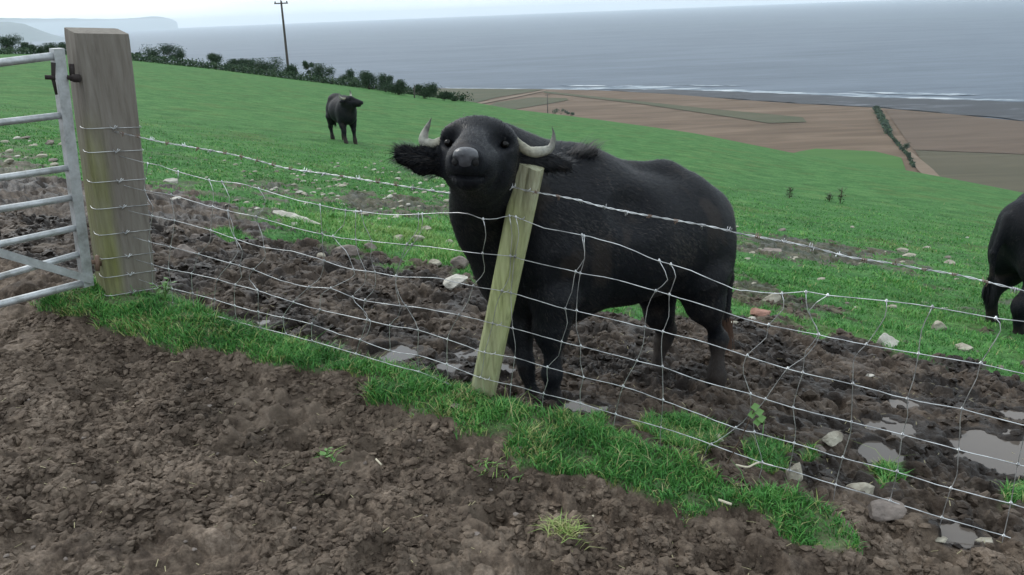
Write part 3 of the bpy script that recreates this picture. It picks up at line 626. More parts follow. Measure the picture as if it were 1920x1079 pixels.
# slack bottom strand lying near the ground at the right
b = MB(); b.tube(smooth_line([fp(u, v, .08) for u, v in [(1590, 992), (1615, 1001), (1677, 1023), (1753, 1058), (1803, 1079), (1900, 1110), (2050, 1160)]], .03), .0018, 6)
tag(b.build('loose_wire', m_wire), 'loose single wire sagging below the netting at the lower right', 'wire')

# ---------------------------------------------------------------- posts and gate
def timber(name, base, top, hx, hy, yaw, mtl, parent=None, seed=0, slant=(0, 0), ch=.012, algae=None, rows=60):
    base = np.asarray(base, float); top = np.asarray(top, float); ax = top-base; L = np.linalg.norm(ax); az = ax/L
    X = np.array([cos(yaw), sin(yaw), 0]); X = X-az*np.dot(X, az); X /= np.linalg.norm(X); Y = np.cross(az, X)
    prof = []; cx, cy = hx, hy
    def seg(a, b, n): return [(a[0]+(b[0]-a[0])*i/n, a[1]+(b[1]-a[1])*i/n) for i in range(n)]
    cs_ = [(-cx+ch, -cy), (cx-ch, -cy), (cx, -cy+ch), (cx, cy-ch), (cx-ch, cy), (-cx+ch, cy), (-cx, cy-ch), (-cx, -cy+ch)]
    for i in range(8): prof += seg(cs_[i], cs_[(i+1) % 8], 10 if i % 2 == 0 else 2)
    prof = np.array(prof); m = len(prof); ang = np.arctan2(prof[:, 1], prof[:, 0]); V = []
    for i in range(rows+1):
        t = i/rows; q = prof.copy(); w = 1 + .012*math.sin(t*5+seed)
        g_ = .0022*gn(ang*5+seed*3, np.full(m, t*3.0), seed) + .0035*gn(ang*11, np.full(m, t*1.2), seed+1) - .010*np.exp(-((ang+1.3+.25*math.sin(t*4+seed)+.1*seed)/.045)**2)*(.35+.65*t)
        q = q*w*(1+g_/np.hypot(q[:, 0], q[:, 1]))[:, None]
        if i == rows: q *= .985
        z = t*L
        P_ = base + az*z + q[:, :1]*X + q[:, 1:]*Y
        if i >= rows-2: P_ = P_ + az*(q[:, :1]*slant[0] + q[:, 1:]*slant[1])
        V.append(P_)
    V.append((base+az*L)[None] + az*.003); V = np.concatenate(V)
    i = np.arange(rows)[:, None]*m; j = np.arange(m)[None]; k2 = (j+1) % m
    Q = np.stack([i+j, i+k2, i+m+k2, i+m+j], -1).reshape(-1, 4); c = len(V)-1; T = np.array([(c, rows*m+q, rows*m+(q+1) % m) for q in range(m)])
    me = npmesh(name, V, [Q, T]); hgt = np.clip(((V-base)@az)/L, 0, 1)
    lx = (V-base)@X/hx; ly = (V-base)@Y/hy
    fattr(me, 'algae', algae(hgt, lx, ly) if algae else np.ones(len(V)))
    me.polygons.foreach_set('use_smooth', np.zeros(len(me.polygons), bool))
    return link(name, me, mtl, parent)
pb = fp(903, 752, .075); pt_ = fp(994, 309, .075)
lp = empty('fence_post', pb, 'leaning square fence post green with algae in front of the large buffalo', 'fence post')
pyaw = math.atan2(-FA, 1)*1.0
timber('post', pb - (pt_-pb)/np.linalg.norm(pt_-pb)*.35, pt_, .053, .045, pyaw+.10, m_post, lp, 2, (-.16, 0), .012, lambda h, lx, ly: 1-.75*sst(.86, .97, h))
for ln in (BARB, *LINES[:7]):
    u_ = float(np.interp(path_at(ln, 950), [309, 752], [994, 903])); q = fp(u_+4, path_at(ln, u_+4)-1, -.008)
    b = MB(); b.tube([q+np.array([-.012, .02, -.004]), q+np.array([-.010, -.004, -.003]), q+np.array([.010, -.008, .004]), q+np.array([.012, .016, .004])], .0018, 5); b.build('staple', m_wire, lp)

GB = P(236, 560, 4.22); gb = np.array([GB[0]-.03, GB[1]+.02, GB[2]-.4]); gtp = P(181, 58, 4.24)
gp_ = empty('gate_post', gb+np.array([0, 0, .4]), 'massive square weathered gatepost with yellow-green algae stripe on its lower face', 'gatepost')
gyaw = math.atan2(.66, .74)
ax = gtp-(gb+np.array([0, 0, .4])); gbase = gb
timber('post', gbase, gtp, .128, .10, gyaw-.02, m_gpost, gp_, 5, (.0, .10), .012,
       lambda h, lx, ly: np.clip(sst(.82, .55, h)*(sst(-.25, -.55, lx)*(ly < -.5) + (lx < -.9)*.9) + .10*sst(.5, .2, h), 0, 1))
Xg = np.array([cos(gyaw), sin(gyaw), 0]); Yg = np.array([-sin(gyaw), cos(gyaw), 0])
def post_axis(z): t = (z-gbase[2])/(gtp[2]-gbase[2]); return gbase+(gtp-gbase)*t
# each line wire is bound once round the gatepost
for ln in (BARB, *LINES[:7]):
    p0 = fp(*ln[0]); c = post_axis(p0[2])
    loc = [(-.134, -.02), (-.134, -.107), (0, -.109), (.134, -.107), (.134, .02), (.132, .106)]
    zs = [.05, .045, .02, .0, .035, .07]
    pts = [c + Xg*a + Yg*b_2 + np.array([0, 0, -z_*.6+.02]) for (a, b_2), z_ in zip(loc, [-.03, -.02, 0, .02, -.02, -.05])]
    b = MB(); b.tube(smooth_line([pts[0], pts[1], pts[2], p0 + np.array([0, -.0, 0])], .03), .0019, 5)
    b.tube([pts[2], pts[3], pts[4], pts[5]], .0016, 5)
    q = pts[2]; b.tube([q+np.array([-.02, -.004, .012]), q+np.array([.0, -.008, -.006]), q+np.array([.02, -.004, .01])], .0024, 5); b.tube([q+np.array([-.01, -.004, -.014]), q+np.array([.012, -.008, .014])], .0022, 5)
    b.build('line_wire_tie', m_wire, net)

# gate: tubes with a flat hanging stile, diagonal brace
gy = 4.05
S1 = P(107, 96, gy); S2 = P(163, 532, gy); ga = np.array([-.60, -.80, 0.])   # direction of the gate away from the post
gate = empty('field_gate', S2, 'galvanised tubular steel field gate hung at the massive gatepost', 'gate')
gplane_n = np.array([ga[1], -ga[0], 0])
def gpt(u, v):                                   # a pixel on the gate's own plane (through the leaning stile)
    r = ray(u, v); O = np.array([0, 0, CZ]); sv = S1-S2; nrm = np.cross(ga, sv); t = np.dot(S2-O, nrm)/np.dot(r, nrm); return O+r*t
def bar(name, uv1, uv2, rad, ext=2.4, off=0):
    a = gpt(*uv1); c = gpt(*uv2); d = (c-a)/np.linalg.norm(c-a); e = a + d*(np.linalg.norm(c-a) + ext)
    b = MB(); b.tube(np.linspace(a, e, 12)+off*gplane_n, rad, 14); return b.build(name, m_gate, gate)
for (u1, v1, u2, v2, rr) in ((112, 104, 0, 118, .019), (120, 216, 0, 230, .0165), (130, 315, 0, 334, .0165), (136, 371, 0, 393, .0165), (145, 427, 0, 458, .0165), (150, 476, 0, 519, .0165), (160, 530, 0, 571, .019)):
    bar('bar', (u1, v1), (u2, v2), rr)
b = MB(); d = (S1-S2)/np.linalg.norm(S1-S2); Lg = np.linalg.norm(S1-S2); mid = (S1+S2)/2
fx = ga; fy = np.cross(d, fx); fy /= np.linalg.norm(fy); M = np.stack([fx, fy, d], 1)
b.box(mid, (.026, .022, Lg/2+.012), M); b.build('hanging_stile', m_gate, gate, False)
b = MB(); a1 = gpt(168, 524); a2 = gpt(0, 474); dd = (a2-a1); LL = np.linalg.norm(dd); dd /= LL; a2 = a2+dd*1.2; LL += 1.2; fz = np.cross(dd, gplane_n); M = np.stack([dd, fz/np.linalg.norm(fz), np.cross(dd, fz/np.linalg.norm(fz))], 1)
b.box((a1+a2)/2 + gplane_n*.026*(1 if gplane_n[1] < 0 else -1), (LL/2, .020, .005), M); b.build('diagonal_brace', m_gate, gate, False)
b = MB(); e = gpt(160, 530)+ga*2.95; b.tube([e, e+(S1-S2)*1.0], .02, 10); b.build('closing_stile', m_gate, gate)
hz = P(150, 145, 4.12); b = MB(); b.tube([P(118, 140, 4.08), P(128, 146, 4.05), P(162, 147, 4.16)], .011, 8); b.tube([P(134, 120, 4.08), P(136, 152, 4.08)], .013, 8)
b.tube([P(137, 147, 4.06)-np.array([0, .0, 0]), P(149, 147, 4.06)], .020, 8); b.build('top_hinge', m_iron, gate)
b = MB(); b.tube([P(100, 118, 4.0), P(100, 150, 4.0), P(106, 178, 4.0)], [.011, .009, .006], 8); b.tube([P(84, 145, 3.98), P(104, 146, 4.0)], .011, 8); b.build('chain', m_iron, gate)
b = MB(); b.tube([P(160, 492, 4.06), P(182, 492, 4.10), P(200, 498, 4.13)], .013, 8); b.tube([P(182, 480, 4.08), P(183, 508, 4.08)], .012, 8); b.build('bottom_hinge', m_rust, gate)

# ---------------------------------------------------------------- stones
def stone(u, v, w, h, mtl, label, cat='stone', group=None, name='stone', sink=.34, aspect=.8, seed=None, world=None, flatn=0.):
    p = hit(u, v) if world is None else world; dist = np.dot(p-np.array([0, 0, CZ]), Fv); px = dist/FPX; W_, H_ = w*px, h*px
    big = w > 25; sub = 4 if w > 40 else (3 if big else 2)
    import bmesh
    bm = bmesh.new(); bmesh.ops.create_icosphere(bm, subdivisions=sub, radius=1)
    V = np.array([q.co[:] for q in bm.verts]); F_ = np.array([[q.index for q in f.verts] for f in bm.faces]); bm.free()
    r_ = np.random.default_rng(int(u*13+v*7) if seed is None else seed)
    for _ in range(13 if big else 6):             # broken facets
        n = r_.normal(size=3); n /= np.linalg.norm(n); d = r_.uniform(.48, .84); q = V@n; V = V - np.clip(q-d, 0, None)[:, None]*n
    V = V*(1+.10*gn(V[:, 0]*2.2+u, V[:, 1]*2.2+V[:, 2]*1.7, 3) + .05*gn(V[:, 0]*6+u, V[:, 1]*6+V[:, 2]*5, 4))[:, None]
    V = V*np.array([W_/2*1.05, W_/2*aspect, H_/2*1.15]); a = r_.uniform(-.5, .5); ca, sa = cos(a*.6), sin(a*.6)
    V = V @ np.array([[ca, -sa, 0], [sa, ca, 0], [0, 0, 1]]).T
    V = V @ np.array([[1, 0, -.12], [0, 1, 0], [.12, 0, 1]]).T   # sits with the slope
    o = link(name, npmesh(name, V, F_, False), mtl); z = float(surface(np.array([p[0]]), np.array([p[1]]))[0][0]) if world is None else p[2]
    o.location = (float(p[0]), float(p[1]), max(z, float(p[2])-.04) + H_*(.5-sink)); return tag(o, label, cat, group)
S = m_stone; G_ = m_stoneg; Wt = m_white
for a in [
 (853, 541, 66, 28, Wt, 'flat white rock at the mud edge beside the large buffalo\'s chest'),
 (648, 478, 64, 36, G_, 'broad grey-brown boulder half buried at the grass edge left of the buffalo'),
 (602, 484, 19, 16, S, 'small pale stone just left of the broad grey-brown boulder'),
 (694, 468, 26, 20, G_, 'dull grey stone just right of the broad grey-brown boulder'),
 (818, 498, 28, 26, S, 'upright pale stone on the grass edge left of the buffalo\'s neck'),
 (862, 505, 36, 30, G_, 'rounded grey stone tucked against the buffalo\'s neck on the grass edge'),
 (745, 448, 26, 16, S, 'pale stone on bright grass midway between boulder and buffalo'),
 (785, 452, 26, 17, S, 'cream stone lying on bright grass left of the buffalo\'s throat'),
 (800, 434, 20, 12, S, 'little cream stone behind the one left of the buffalo\'s throat'),
 (842, 458, 18, 12, S, 'pale stone on grass touching the left outline of the buffalo\'s neck'),
 (322, 345, 30, 18, Wt, 'white stone at the mud edge right of the big gatepost'),
 (284, 358, 30, 10, Wt, 'flat white stone nearest the right side of the big gatepost'),
 (330, 374, 22, 8, Wt, 'thin white slab in mud under the white stone by the gatepost'),
 (350, 486, 44, 34, G_, 'grey-brown rock in the mud seen through the netting near the gatepost'),
 (362, 448, 30, 18, G_, 'smaller grey rock behind the one in the mud near the gatepost'),
 (1447, 570, 36, 22, S, 'pale stone resting against the reddish stone behind the netting'),
 (1422, 594, 44, 24, m_brick, 'reddish broken brick-like stone behind the netting right of the buffalo'),
 (1375, 610, 36, 24, S, 'cream stone at the buffalo\'s rear hoof left of the reddish stone'),
 (1757, 618, 32, 26, S, 'angular pale stone standing on the grass edge behind the netting'),
 (1808, 655, 50, 24, S, 'long pale stone lying flat in front of the right-hand buffalo\'s legs'),
 (1490, 905, 50, 54, S, 'tall blocky pale rock leaning at the netting foot on the right'),
 (1342, 832, 30, 22, S, 'pale brown stone in the grass tuft behind the netting'),
 (1560, 838, 48, 28, S, 'angular beige stone in mud between netting and puddles'),
 (1535, 848, 28, 16, G_, 'grey stone tucked under the angular beige stone near the puddles'),
 (1612, 926, 62, 36, S, 'large pale rock with a broken top right of the tall blocky rock'),
 (1652, 962, 84, 46, G_, 'broad muddy slab just below the large broken pale rock'),
 (1690, 472, 26, 12, S, 'pale stone on the field slope right of the buffalo\'s rump'),
 (1706, 482, 26, 8, S, 'flat pale stone just below another on the field slope at right'),
 (1780, 494, 22, 10, S, 'small pale stone on the slope left of the right-hand buffalo'),
 (1440, 470, 48, 12, G_, 'low dark-edged slab in grass right of the buffalo\'s rump'),
 (1484, 484, 40, 6, S, 'thin pale slab in grass behind the barbed wire at right'),
 (1368, 432, 12, 10, Wt, 'tiny white stone touching the outline of the buffalo\'s rump'),
 (1845, 1015, 34, 12, S, 'pale stone at the puddle edge in the lower right corner'),
 (1765, 1008, 26, 10, S, 'small pale stone left of the puddle in the lower right corner'),
 (1918, 688, 16, 18, G_, 'reddish grey stone at the right edge below the right-hand buffalo'),
 (730, 372, 14, 10, Wt, 'round white stone beside the bare brown patch left of the buffalo'),
 (565, 366, 26, 12, S, 'pale stone in the grass above the long pale splinter'),
 (640, 350, 24, 8, S, 'flat pale stone on the slope above the bare brown patch'),
 (852, 776, 28, 16, G_, 'small mud-coloured stone at the foot of the leaning post'),
 (1495, 808, 30, 8, S, 'thin pale slab in mud above the angular beige stone'),
 (500, 470, 20, 16, G_, 'grey stone lying in mud midway between gatepost and boulder'),
]:
    stone(*a)
# the pale stone with a dark hollow
hp = hit(1660, 648); stone(1660, 648, 52, 32, Wt, 'white stone with a dark hollow right of the reddish stone behind the netting', aspect=.6)
b = MB(); q = P(1668, 636, hp[1]-.10); bpy.context.view_layer.update()
SM = []
for _ in range(240):
    u = random.uniform(270, 840); v = random.triangular(296, 455, 320)
    if v > 340 and u < 420: continue
    w = random.uniform(6, 17)*(.55 + (v-290)/200); SM.append((u, v, w))
for _ in range(26): SM.append((random.uniform(1370, 1880), random.uniform(425, 590), random.uniform(7, 18)))
for _ in range(20): SM.append((random.uniform(-20, 125), random.uniform(255, 325), random.uniform(8, 24)))
for _ in range(12): SM.append((random.uniform(1400, 1900), random.uniform(600, 720), random.uniform(8, 18)))
for u, v, w in SM:
    lab = ('small pale field stone strewn on the grass beyond the netting', 'pale stones strewn over the field')
    stone(u, v, w, w*random.uniform(.3, .5), random.choice([S, S, Wt, G_]), lab[0], group=lab[1], name='stone', aspect=.7)
for _ in range(60):
    u = random.uniform(0, 1400); v = random.uniform(700, 1075)
    if hit(u, v)[1]+FA*hit(u, v)[0]-FC > -.35: continue
    stone(u, v, random.uniform(6, 16), random.uniform(4, 9), G_, 'small muddy pebble on the churned foreground mud', group='pebbles on the foreground mud', name='pebble')
# long pale splinter and small litter
def stick(pts, r, mtl, name, label, cat): b = MB(); b.tube(smooth_line(pts, .01), r, 6); return tag(b.build(name, mtl), label, cat)
def gp3(u, v, dz=.01): p = hit(u, v); return np.array([p[0], p[1], float(surface(np.array([p[0]]), np.array([p[1]]))[0][0])+dz])
a1, a2 = gp3(514, 406, .04), gp3(602, 428, .03); tt_ = np.linspace(0, 1, 9)[:, None]; b = MB(); q = a1+(a2-a1)*tt_ + rng.normal(0, .006, (9, 3))
b.tube(q, np.array([.026, .046, .052, .050, .046, .044, .034, .022, .006]), 5); b.v[0][:, 2] = q[:, 2].mean() + (b.v[0][:, 2]-q[:, 2].mean())*.75
tag(b.build('plank', m_white, smooth=False), 'long pale splintered plank lying on the grass left of the buffalo', 'plank')
stick([gp3(1098, 955, .03), gp3(1105, 965, .035), gp3(1112, 978, .02)], .0045, m_chip, 'twig', 'short pale bent twig on the mud below the grass bank', 'twig')
stick([gp3(1345, 968, .05), gp3(1370, 975, .06)], .005, m_chip, 'twig', 'tiny pale splinter on the grass bank at the lower right', 'twig')
stick([gp3(1378, 900, .05), gp3(1400, 902, .06), gp3(1420, 895, .08), gp3(1447, 893, .07)], .004, m_chip, 'twig', 'crooked pale twig on the grass left of the tall blocky rock', 'twig')
stick([gp3(706, 872, .03), gp3(716, 880, .02)], .004, m_chip, 'twig', 'tiny white splinter on the mud right of the seedling', 'twig')

# ---------------------------------------------------------------- small plants
def weed(base, n, h, spread, leaf, label, cat='weed', name='weed', stem=None, mt=None):
    e = empty(name, base, label, cat); b = MB(); lf = MB()
    for i in range(n):
        a = random.random()*6.28; hh = h*random.uniform(.5, 1); tp = base + np.array([cos(a)*spread*random.random(), sin(a)*spread*random.random(), hh])
        mid = (base+tp)/2 + np.array([0, 0, hh*.15]); b.tube(smooth_line([base, mid, tp], .02), [.002]*len(smooth_line([base, mid, tp], .02)), 4, False)
        for q in range(3):
            c = base + (tp-base)*(.55+.22*q); aa = random.random()*6.28; d = np.array([cos(aa), sin(aa), random.uniform(-.1, .5)]); d /= np.linalg.norm(d); s2 = np.cross(d, [0, 0, 1.]); L = leaf*random.uniform(.6, 1.1)
            lf.add([c, c+d*L*.5+s2*L*.32, c+d*L, c+d*L*.5-s2*L*.32], [(0, 1, 2, 3)])
    b.build('stem', m_twig if mt is None else mt, e); lf.build('leaf_cluster', m_leaf, e, False); return e
random.seed(21)
weed(gp3(312, 578, 0), 9, .11, .09, .045, 'small bright leafy weed at the foot of the gatepost', mt=m_leaf)
weed(gp3(614, 866, 0), 4, .06, .03, .03, 'lone green seedling standing in the foreground mud', mt=m_leaf)
e = empty('sapling', fp(1350, 905, .02), 'spindly brown bramble shoot with a few leaves by the netting', 'sapling')
b = MB(); q = smooth_line([fp(1348, 915, .02), fp(1362, 875, .0), fp(1385, 830, -.02), fp(1402, 795, -.03), fp(1416, 765, -.03)], .02); b.tube(q, np.linspace(.004, .0018, len(q)), 5)
b.tube([fp(1385, 830, -.02), fp(1372, 845, -.05)], .002, 4); b.build('stem', m_twig, e)
for (u, v) in ((1416, 764), (1424, 774), (1428, 786), (1410, 778), (1420, 792)):
    lf = MB(); c = fp(u, v, -.035); lf.add([c+np.array([-.018, 0, 0]), c+np.array([0, -.01, -.013]), c+np.array([.020, .004, .004]), c+np.array([0, .01, .015])], [(0, 1, 2, 3)]); lf.build('leaf', m_leaf, e, False)
def tuft(u, v, n, h, spread, lo, hi, label, dz=0):
    p = gp3(u, v, 0); x = p[0]+rng.normal(0, spread, n); y = p[1]+rng.normal(0, spread*.8, n)
    z = surface(x, y)[0]-.004; o = blades('grass_tuft', np.stack([x, y, z], -1), h*(.5+.7*rng.random(n)), .0045, rng.uniform(lo, hi, n), 1.3)
    del o['kind']; tag(o, label, 'grass tuft')
tuft(1060, 1010, 200, .06, .03, .88, 1., 'dry yellow grass tuft on the foreground mud')
tuft(612, 862, 30, .06, .02, .5, .95, 'sparse green tuft beside the lone seedling in the mud')
tuft(925, 895, 60, .05, .04, .6, .98, 'thin ragged tuft at the mud edge below the leaning post')
tuft(340, 735, 60, .05, .04, .6, 1., 'straggly yellowish tuft in the mud below the left grass bank') if False else None
for u, v, h, lab in ((1480, 372, .28, 'short dark thistle on the far slope right of the buffalo\'s rump'), (1575, 382, .42, 'taller dark thistle on the far slope behind the barbed wire'), (1555, 378, .2, 'low dark thistle just left of the taller one')):
    p = hit(u, v); e = empty('thistle', p, lab, 'thistle'); b = MB(); b.tube([p, p+np.array([.02, 0, h])], .012, 5); b.build('stem', m_twig, e); lf = MB()
    for i in range(70):
        c = p+np.array([random.gauss(0, .05), random.gauss(0, .05), h*random.uniform(.1, 1)]); a = random.random()*6.28; d = np.array([cos(a), sin(a), .5])*.09; s2 = np.array([-sin(a), cos(a), 0])*.02; lf.add([c-s2, c+s2, c+d], (), [(0, 1, 2)])
    o = lf.build('leaf_cluster', m_bush, e, False); fattr(o.data, 'tone', np.full(len(o.data.vertices), 1.))

# ---------------------------------------------------------------- hedge bushes, poles
def bush(u, v, w, h, label, y=None, on=None, nl=None, lumps=None, name='bush', cat='bush', group='bushes along the hedge line'):
    p = hit(u, v) if on is None else np.array(on, float)
    h *= 1.02; w *= 1.05
    dist = np.dot(p-np.array([0, 0, CZ]), Fv); px = dist/FPX; W_, H_ = w*px, h*px
    e = empty(name, p, label, cat, group); n = nl or int(min(7000, 1500+w*85)); L = lumps or max(4, int(w/7)); cs_ = []
    for i in range(L): cs_.append((random.uniform(-.5, .5)*W_*.8, random.uniform(-.3, .3)*W_*.6, H_*random.uniform(.35, .78), random.uniform(.16, .30)*min(W_, H_*1.6)))
    k = rng.integers(0, L, n); C_ = np.array(cs_)[k]; d = rng.normal(size=(n, 3)); d /= np.linalg.norm(d, axis=1)[:, None]; d *= (rng.random(n)**.4*(1+.25*rng.standard_normal(n)))[:, None]
    c = C_[:, :3] + d*C_[:, 3:4]*np.array([1.15, 1.1, 1.0]); c[:, 2] = np.clip(c[:, 2], .02*H_, H_*1.05); c += p
    a = rng.normal(size=(n, 3)); a /= np.linalg.norm(a, axis=1)[:, None]; b_ = np.cross(a, rng.normal(size=(n, 3))); b_ /= np.linalg.norm(b_, axis=1)[:, None]
    s_ = (max(px*.95, .05)*rng.uniform(.5, 1.3, n))[:, None]; V = np.stack([c-a*s_, c+b_*s_*.6, c+a*s_, c-b_*s_*.6], 1).reshape(-1, 3)
    me = npmesh('crown', V, np.arange(n*4).reshape(-1, 4), False); fattr(me, 'tone', np.repeat(np.clip(.5+.25*rng.standard_normal(n)+.2*gn(C_[:, 0], C_[:, 2], 3), 0, 1), 4)); link('crown', me, m_bush, e)
    b = MB()
    for i in range(min(L, 5)): q = cs_[i]; b.tube([p-np.array([0, 0, .3]), p+np.array([q[0]*.3, q[1]*.3, q[2]*.5]), p+np.array(q[:3])], [.05*H_/2, .03*H_/2, .015*H_/2], 5)
    b.build('stem', m_bark, e); return e
random.seed(33)
for a in [
 (308, 116, 82, 32, 'wide dark double-crowned bush on the field edge just right of the gatepost'),
 (338, 117, 26, 30, 'narrow upright bush at the right end of the wide double-crowned bush'),
 (402, 124, 34, 30, 'dark loose bush with a ragged top left of the power pole'),
 (440, 130, 44, 20, 'low bush joining the hedge left of the power pole'),
 (470, 134, 46, 24, 'low spreading bush in the hedge, second left of the power pole'),
 (508, 138, 50, 30, 'round bush standing immediately left of the power pole'),
 (553, 146, 36, 26, 'round bush standing immediately right of the power pole'),
 (583, 150, 18, 40, 'tall narrow bush rising above the hedge right of the power pole'),
 (608, 155, 44, 32, 'dense bush right of the tall narrow bush in the hedge'),
 (648, 160, 30, 28, 'rounded bush above the small distant buffalo'),
 (668, 163, 24, 16, 'low gap-filling bush just right of the small distant buffalo'),
 (692, 168, 34, 32, 'dark round bush in the hedge, first of the right-hand pair'),
 (722, 172, 34, 34, 'dark round bush in the hedge, second of the right-hand pair'),
 (748, 178, 44, 26, 'dense low bush before the gap near the hedge end'),
 (796, 185, 44, 28, 'rounded bush standing past the gap near the hedge end'),
 (830, 189, 40, 14, 'low bush trailing down to the hedge end'),
 (858, 191, 24, 8, 'lowest little bush at the very end of the hedge'),
 (22, 98, 44, 34, 'dark square-topped bush at the far left edge above the gate'),
 (62, 102, 46, 20, 'low dark bush behind the gate\'s top bar'),
 (103, 103, 42, 20, 'low dark bush between gate and gatepost top'),
 (255, 112, 30, 12, 'low dark bush just right of the gatepost top')]:
    bush(*a)
# low undergrowth of the hedge reads as one mass
n = 15000; uu = rng.uniform(236, 872, n); keep = []
ys = [100, 112, 128, 146, 166, 189]; xs = [125, 250, 400, 540, 700, 870]
pts = np.array([hit(u, v+2) for u, v in zip(np.linspace(-60, 872, 120), np.interp(np.linspace(-60, 872, 120), [0]+xs, [100]+ys))])
t = rng.random(n)*119; i = t.astype(int).clip(0, 118); base = pts[i]+(pts[i+1]-pts[i])*(t-i)[:, None]; hh = (.2+.4*np.clip(gn(t*.9, t*0, 5)+.4, 0, 1))
base = base + rng.normal(0, .5, (n, 3))*np.array([1, 1, 0]) ; base[:, 2] += rng.random(n)*hh*1.6
a = rng.normal(size=(n, 3)); a /= np.linalg.norm(a, axis=1)[:, None]; b_ = np.cross(a, rng.normal(size=(n, 3))); b_ /= np.linalg.norm(b_, axis=1)[:, None]; s_ = rng.uniform(.05, .13, n)[:, None]
me = npmesh('undergrowth', np.stack([base-a*s_, base+b_*s_*.6, base+a*s_, base-b_*s_*.6], 1).reshape(-1, 3), np.arange(n*4).reshape(-1, 4), False)
fattr(me, 'tone', np.repeat(rng.uniform(.3, 1, n), 4)); tag(link('undergrowth', me, m_bush), kind='stuff')
for u, v, w, h, lab in ((1052, 214, 30, 9, 'tiny dark bush on the brown plain left of the buffalo\'s horn'), (1070, 217, 12, 6, 'tiniest bush beside the dark one on the brown plain'),
                        (1695, 283, 16, 14, 'round dark bush on the boundary between plain fields'), (1701, 298, 12, 12, 'small dark bush next below the round one on the field boundary')):
    x, y = onz(u, v, ZP+1.2); bush(u, v, w, h, lab, on=(x, y, ZP+1.2), nl=500, group='bushes on the coastal plain')
b = MB()
A = [onz(u, v, ZP) for u, v in ((1640, 203), (1652, 222), (1664, 245), (1668, 250))]
for (x0, y0), (x1, y1), hw in ((A[0], A[1], 5), (A[1], A[2], 6), (A[2], A[3], 5)):
    pass
def far_hedge(pts, wd, ht, label):
    q = [np.array([*onz(u, v, ZP+1), ZP+1]) for u, v in pts]; q = smooth_line(q, 3.0); n = int(60*len(q)*wd/1.6); i = rng.integers(0, len(q), n); c = q[i] + rng.normal(0, 1, (n, 3))*np.array([wd, wd, 0]); c[:, 2] += rng.random(n)*ht*(.6+.6*rng.random(n))
    a = rng.normal(size=(n, 3)); b_ = rng.normal(size=(n, 3)); V = np.stack([c-a*.7, c+b_*.5, c+a*.7, c-b_*.5], 1).reshape(-1, 3); me = npmesh('hedge', V, np.arange(n*4).reshape(-1, 4), False); fattr(me, 'tone', np.repeat(rng.random(n), 4)); tag(link('hedge', me, m_bush), label, 'hedge')
far_hedge([(1642, 204), (1652, 222), (1666, 250)], 1.1, 2.4, 'thick dark hedge running from the shore between the brown fields')
far_hedge([(1668, 252), (1684, 272), (1702, 292), (1712, 312)], .35, .8, 'thin broken hedge continuing towards the pale track')

pp = hit(541, 139); pl = empty('power_pole', pp, 'tall slender wooden power pole with crossarm in the hedge on the skyline', 'power pole')
pd = pp[1]; ptop = P(527, 2, pd); b = MB(); b.tube(np.linspace(pp-np.array([0, 0, 1]), ptop, 14), np.linspace(.16, .10, 14), 8); o = b.build('pole', m_pole, pl); fattr(o.data, 'algae', np.zeros(len(o.data.vertices)))
b = MB(); b.box(ptop-np.array([0, .12, .25]), (.72, .05, .06)); o = b.build('crossarm', m_pole, pl, False); fattr(o.data, 'algae', np.zeros(len(o.data.vertices)))
for dx in (-.62, 0, .62):
    b = MB(); c = ptop+np.array([dx, -.12, -.19 if dx else .02]); b.tube([c, c+np.array([0, 0, .08]), c+np.array([0, 0, .16])], [.05, .08, .04], 8); b.build('insulator', m_pole, pl)
x, y = onz(1027, 213, ZP); b = MB(); b.tube([(x, y, ZP), (x, y, ZP+19)], [.5, .35], 6); b.box((x, y-.5, ZP+18), (2.4, .25, .25)); tag(b.build('telegraph_pole', m_pole), 'distant thin pole standing on the brown coastal plain', 'pole')
for u, v, h, lab in ((777, 184, 20, 'thin stake standing in the gap near the hedge end'), (748, 172, 22, 'thin stake poking out of the dense low bush'), (684, 162, 18, 'thin stake between two round hedge bushes')):
    p = hit(u, v); px = p[1]/FPX; b = MB(); b.tube([p-np.array([0, 0, .2]), p+np.array([.05, 0, h*px])], [.06, .05], 6); tag(b.build('stake', m_pole), lab, 'stake')

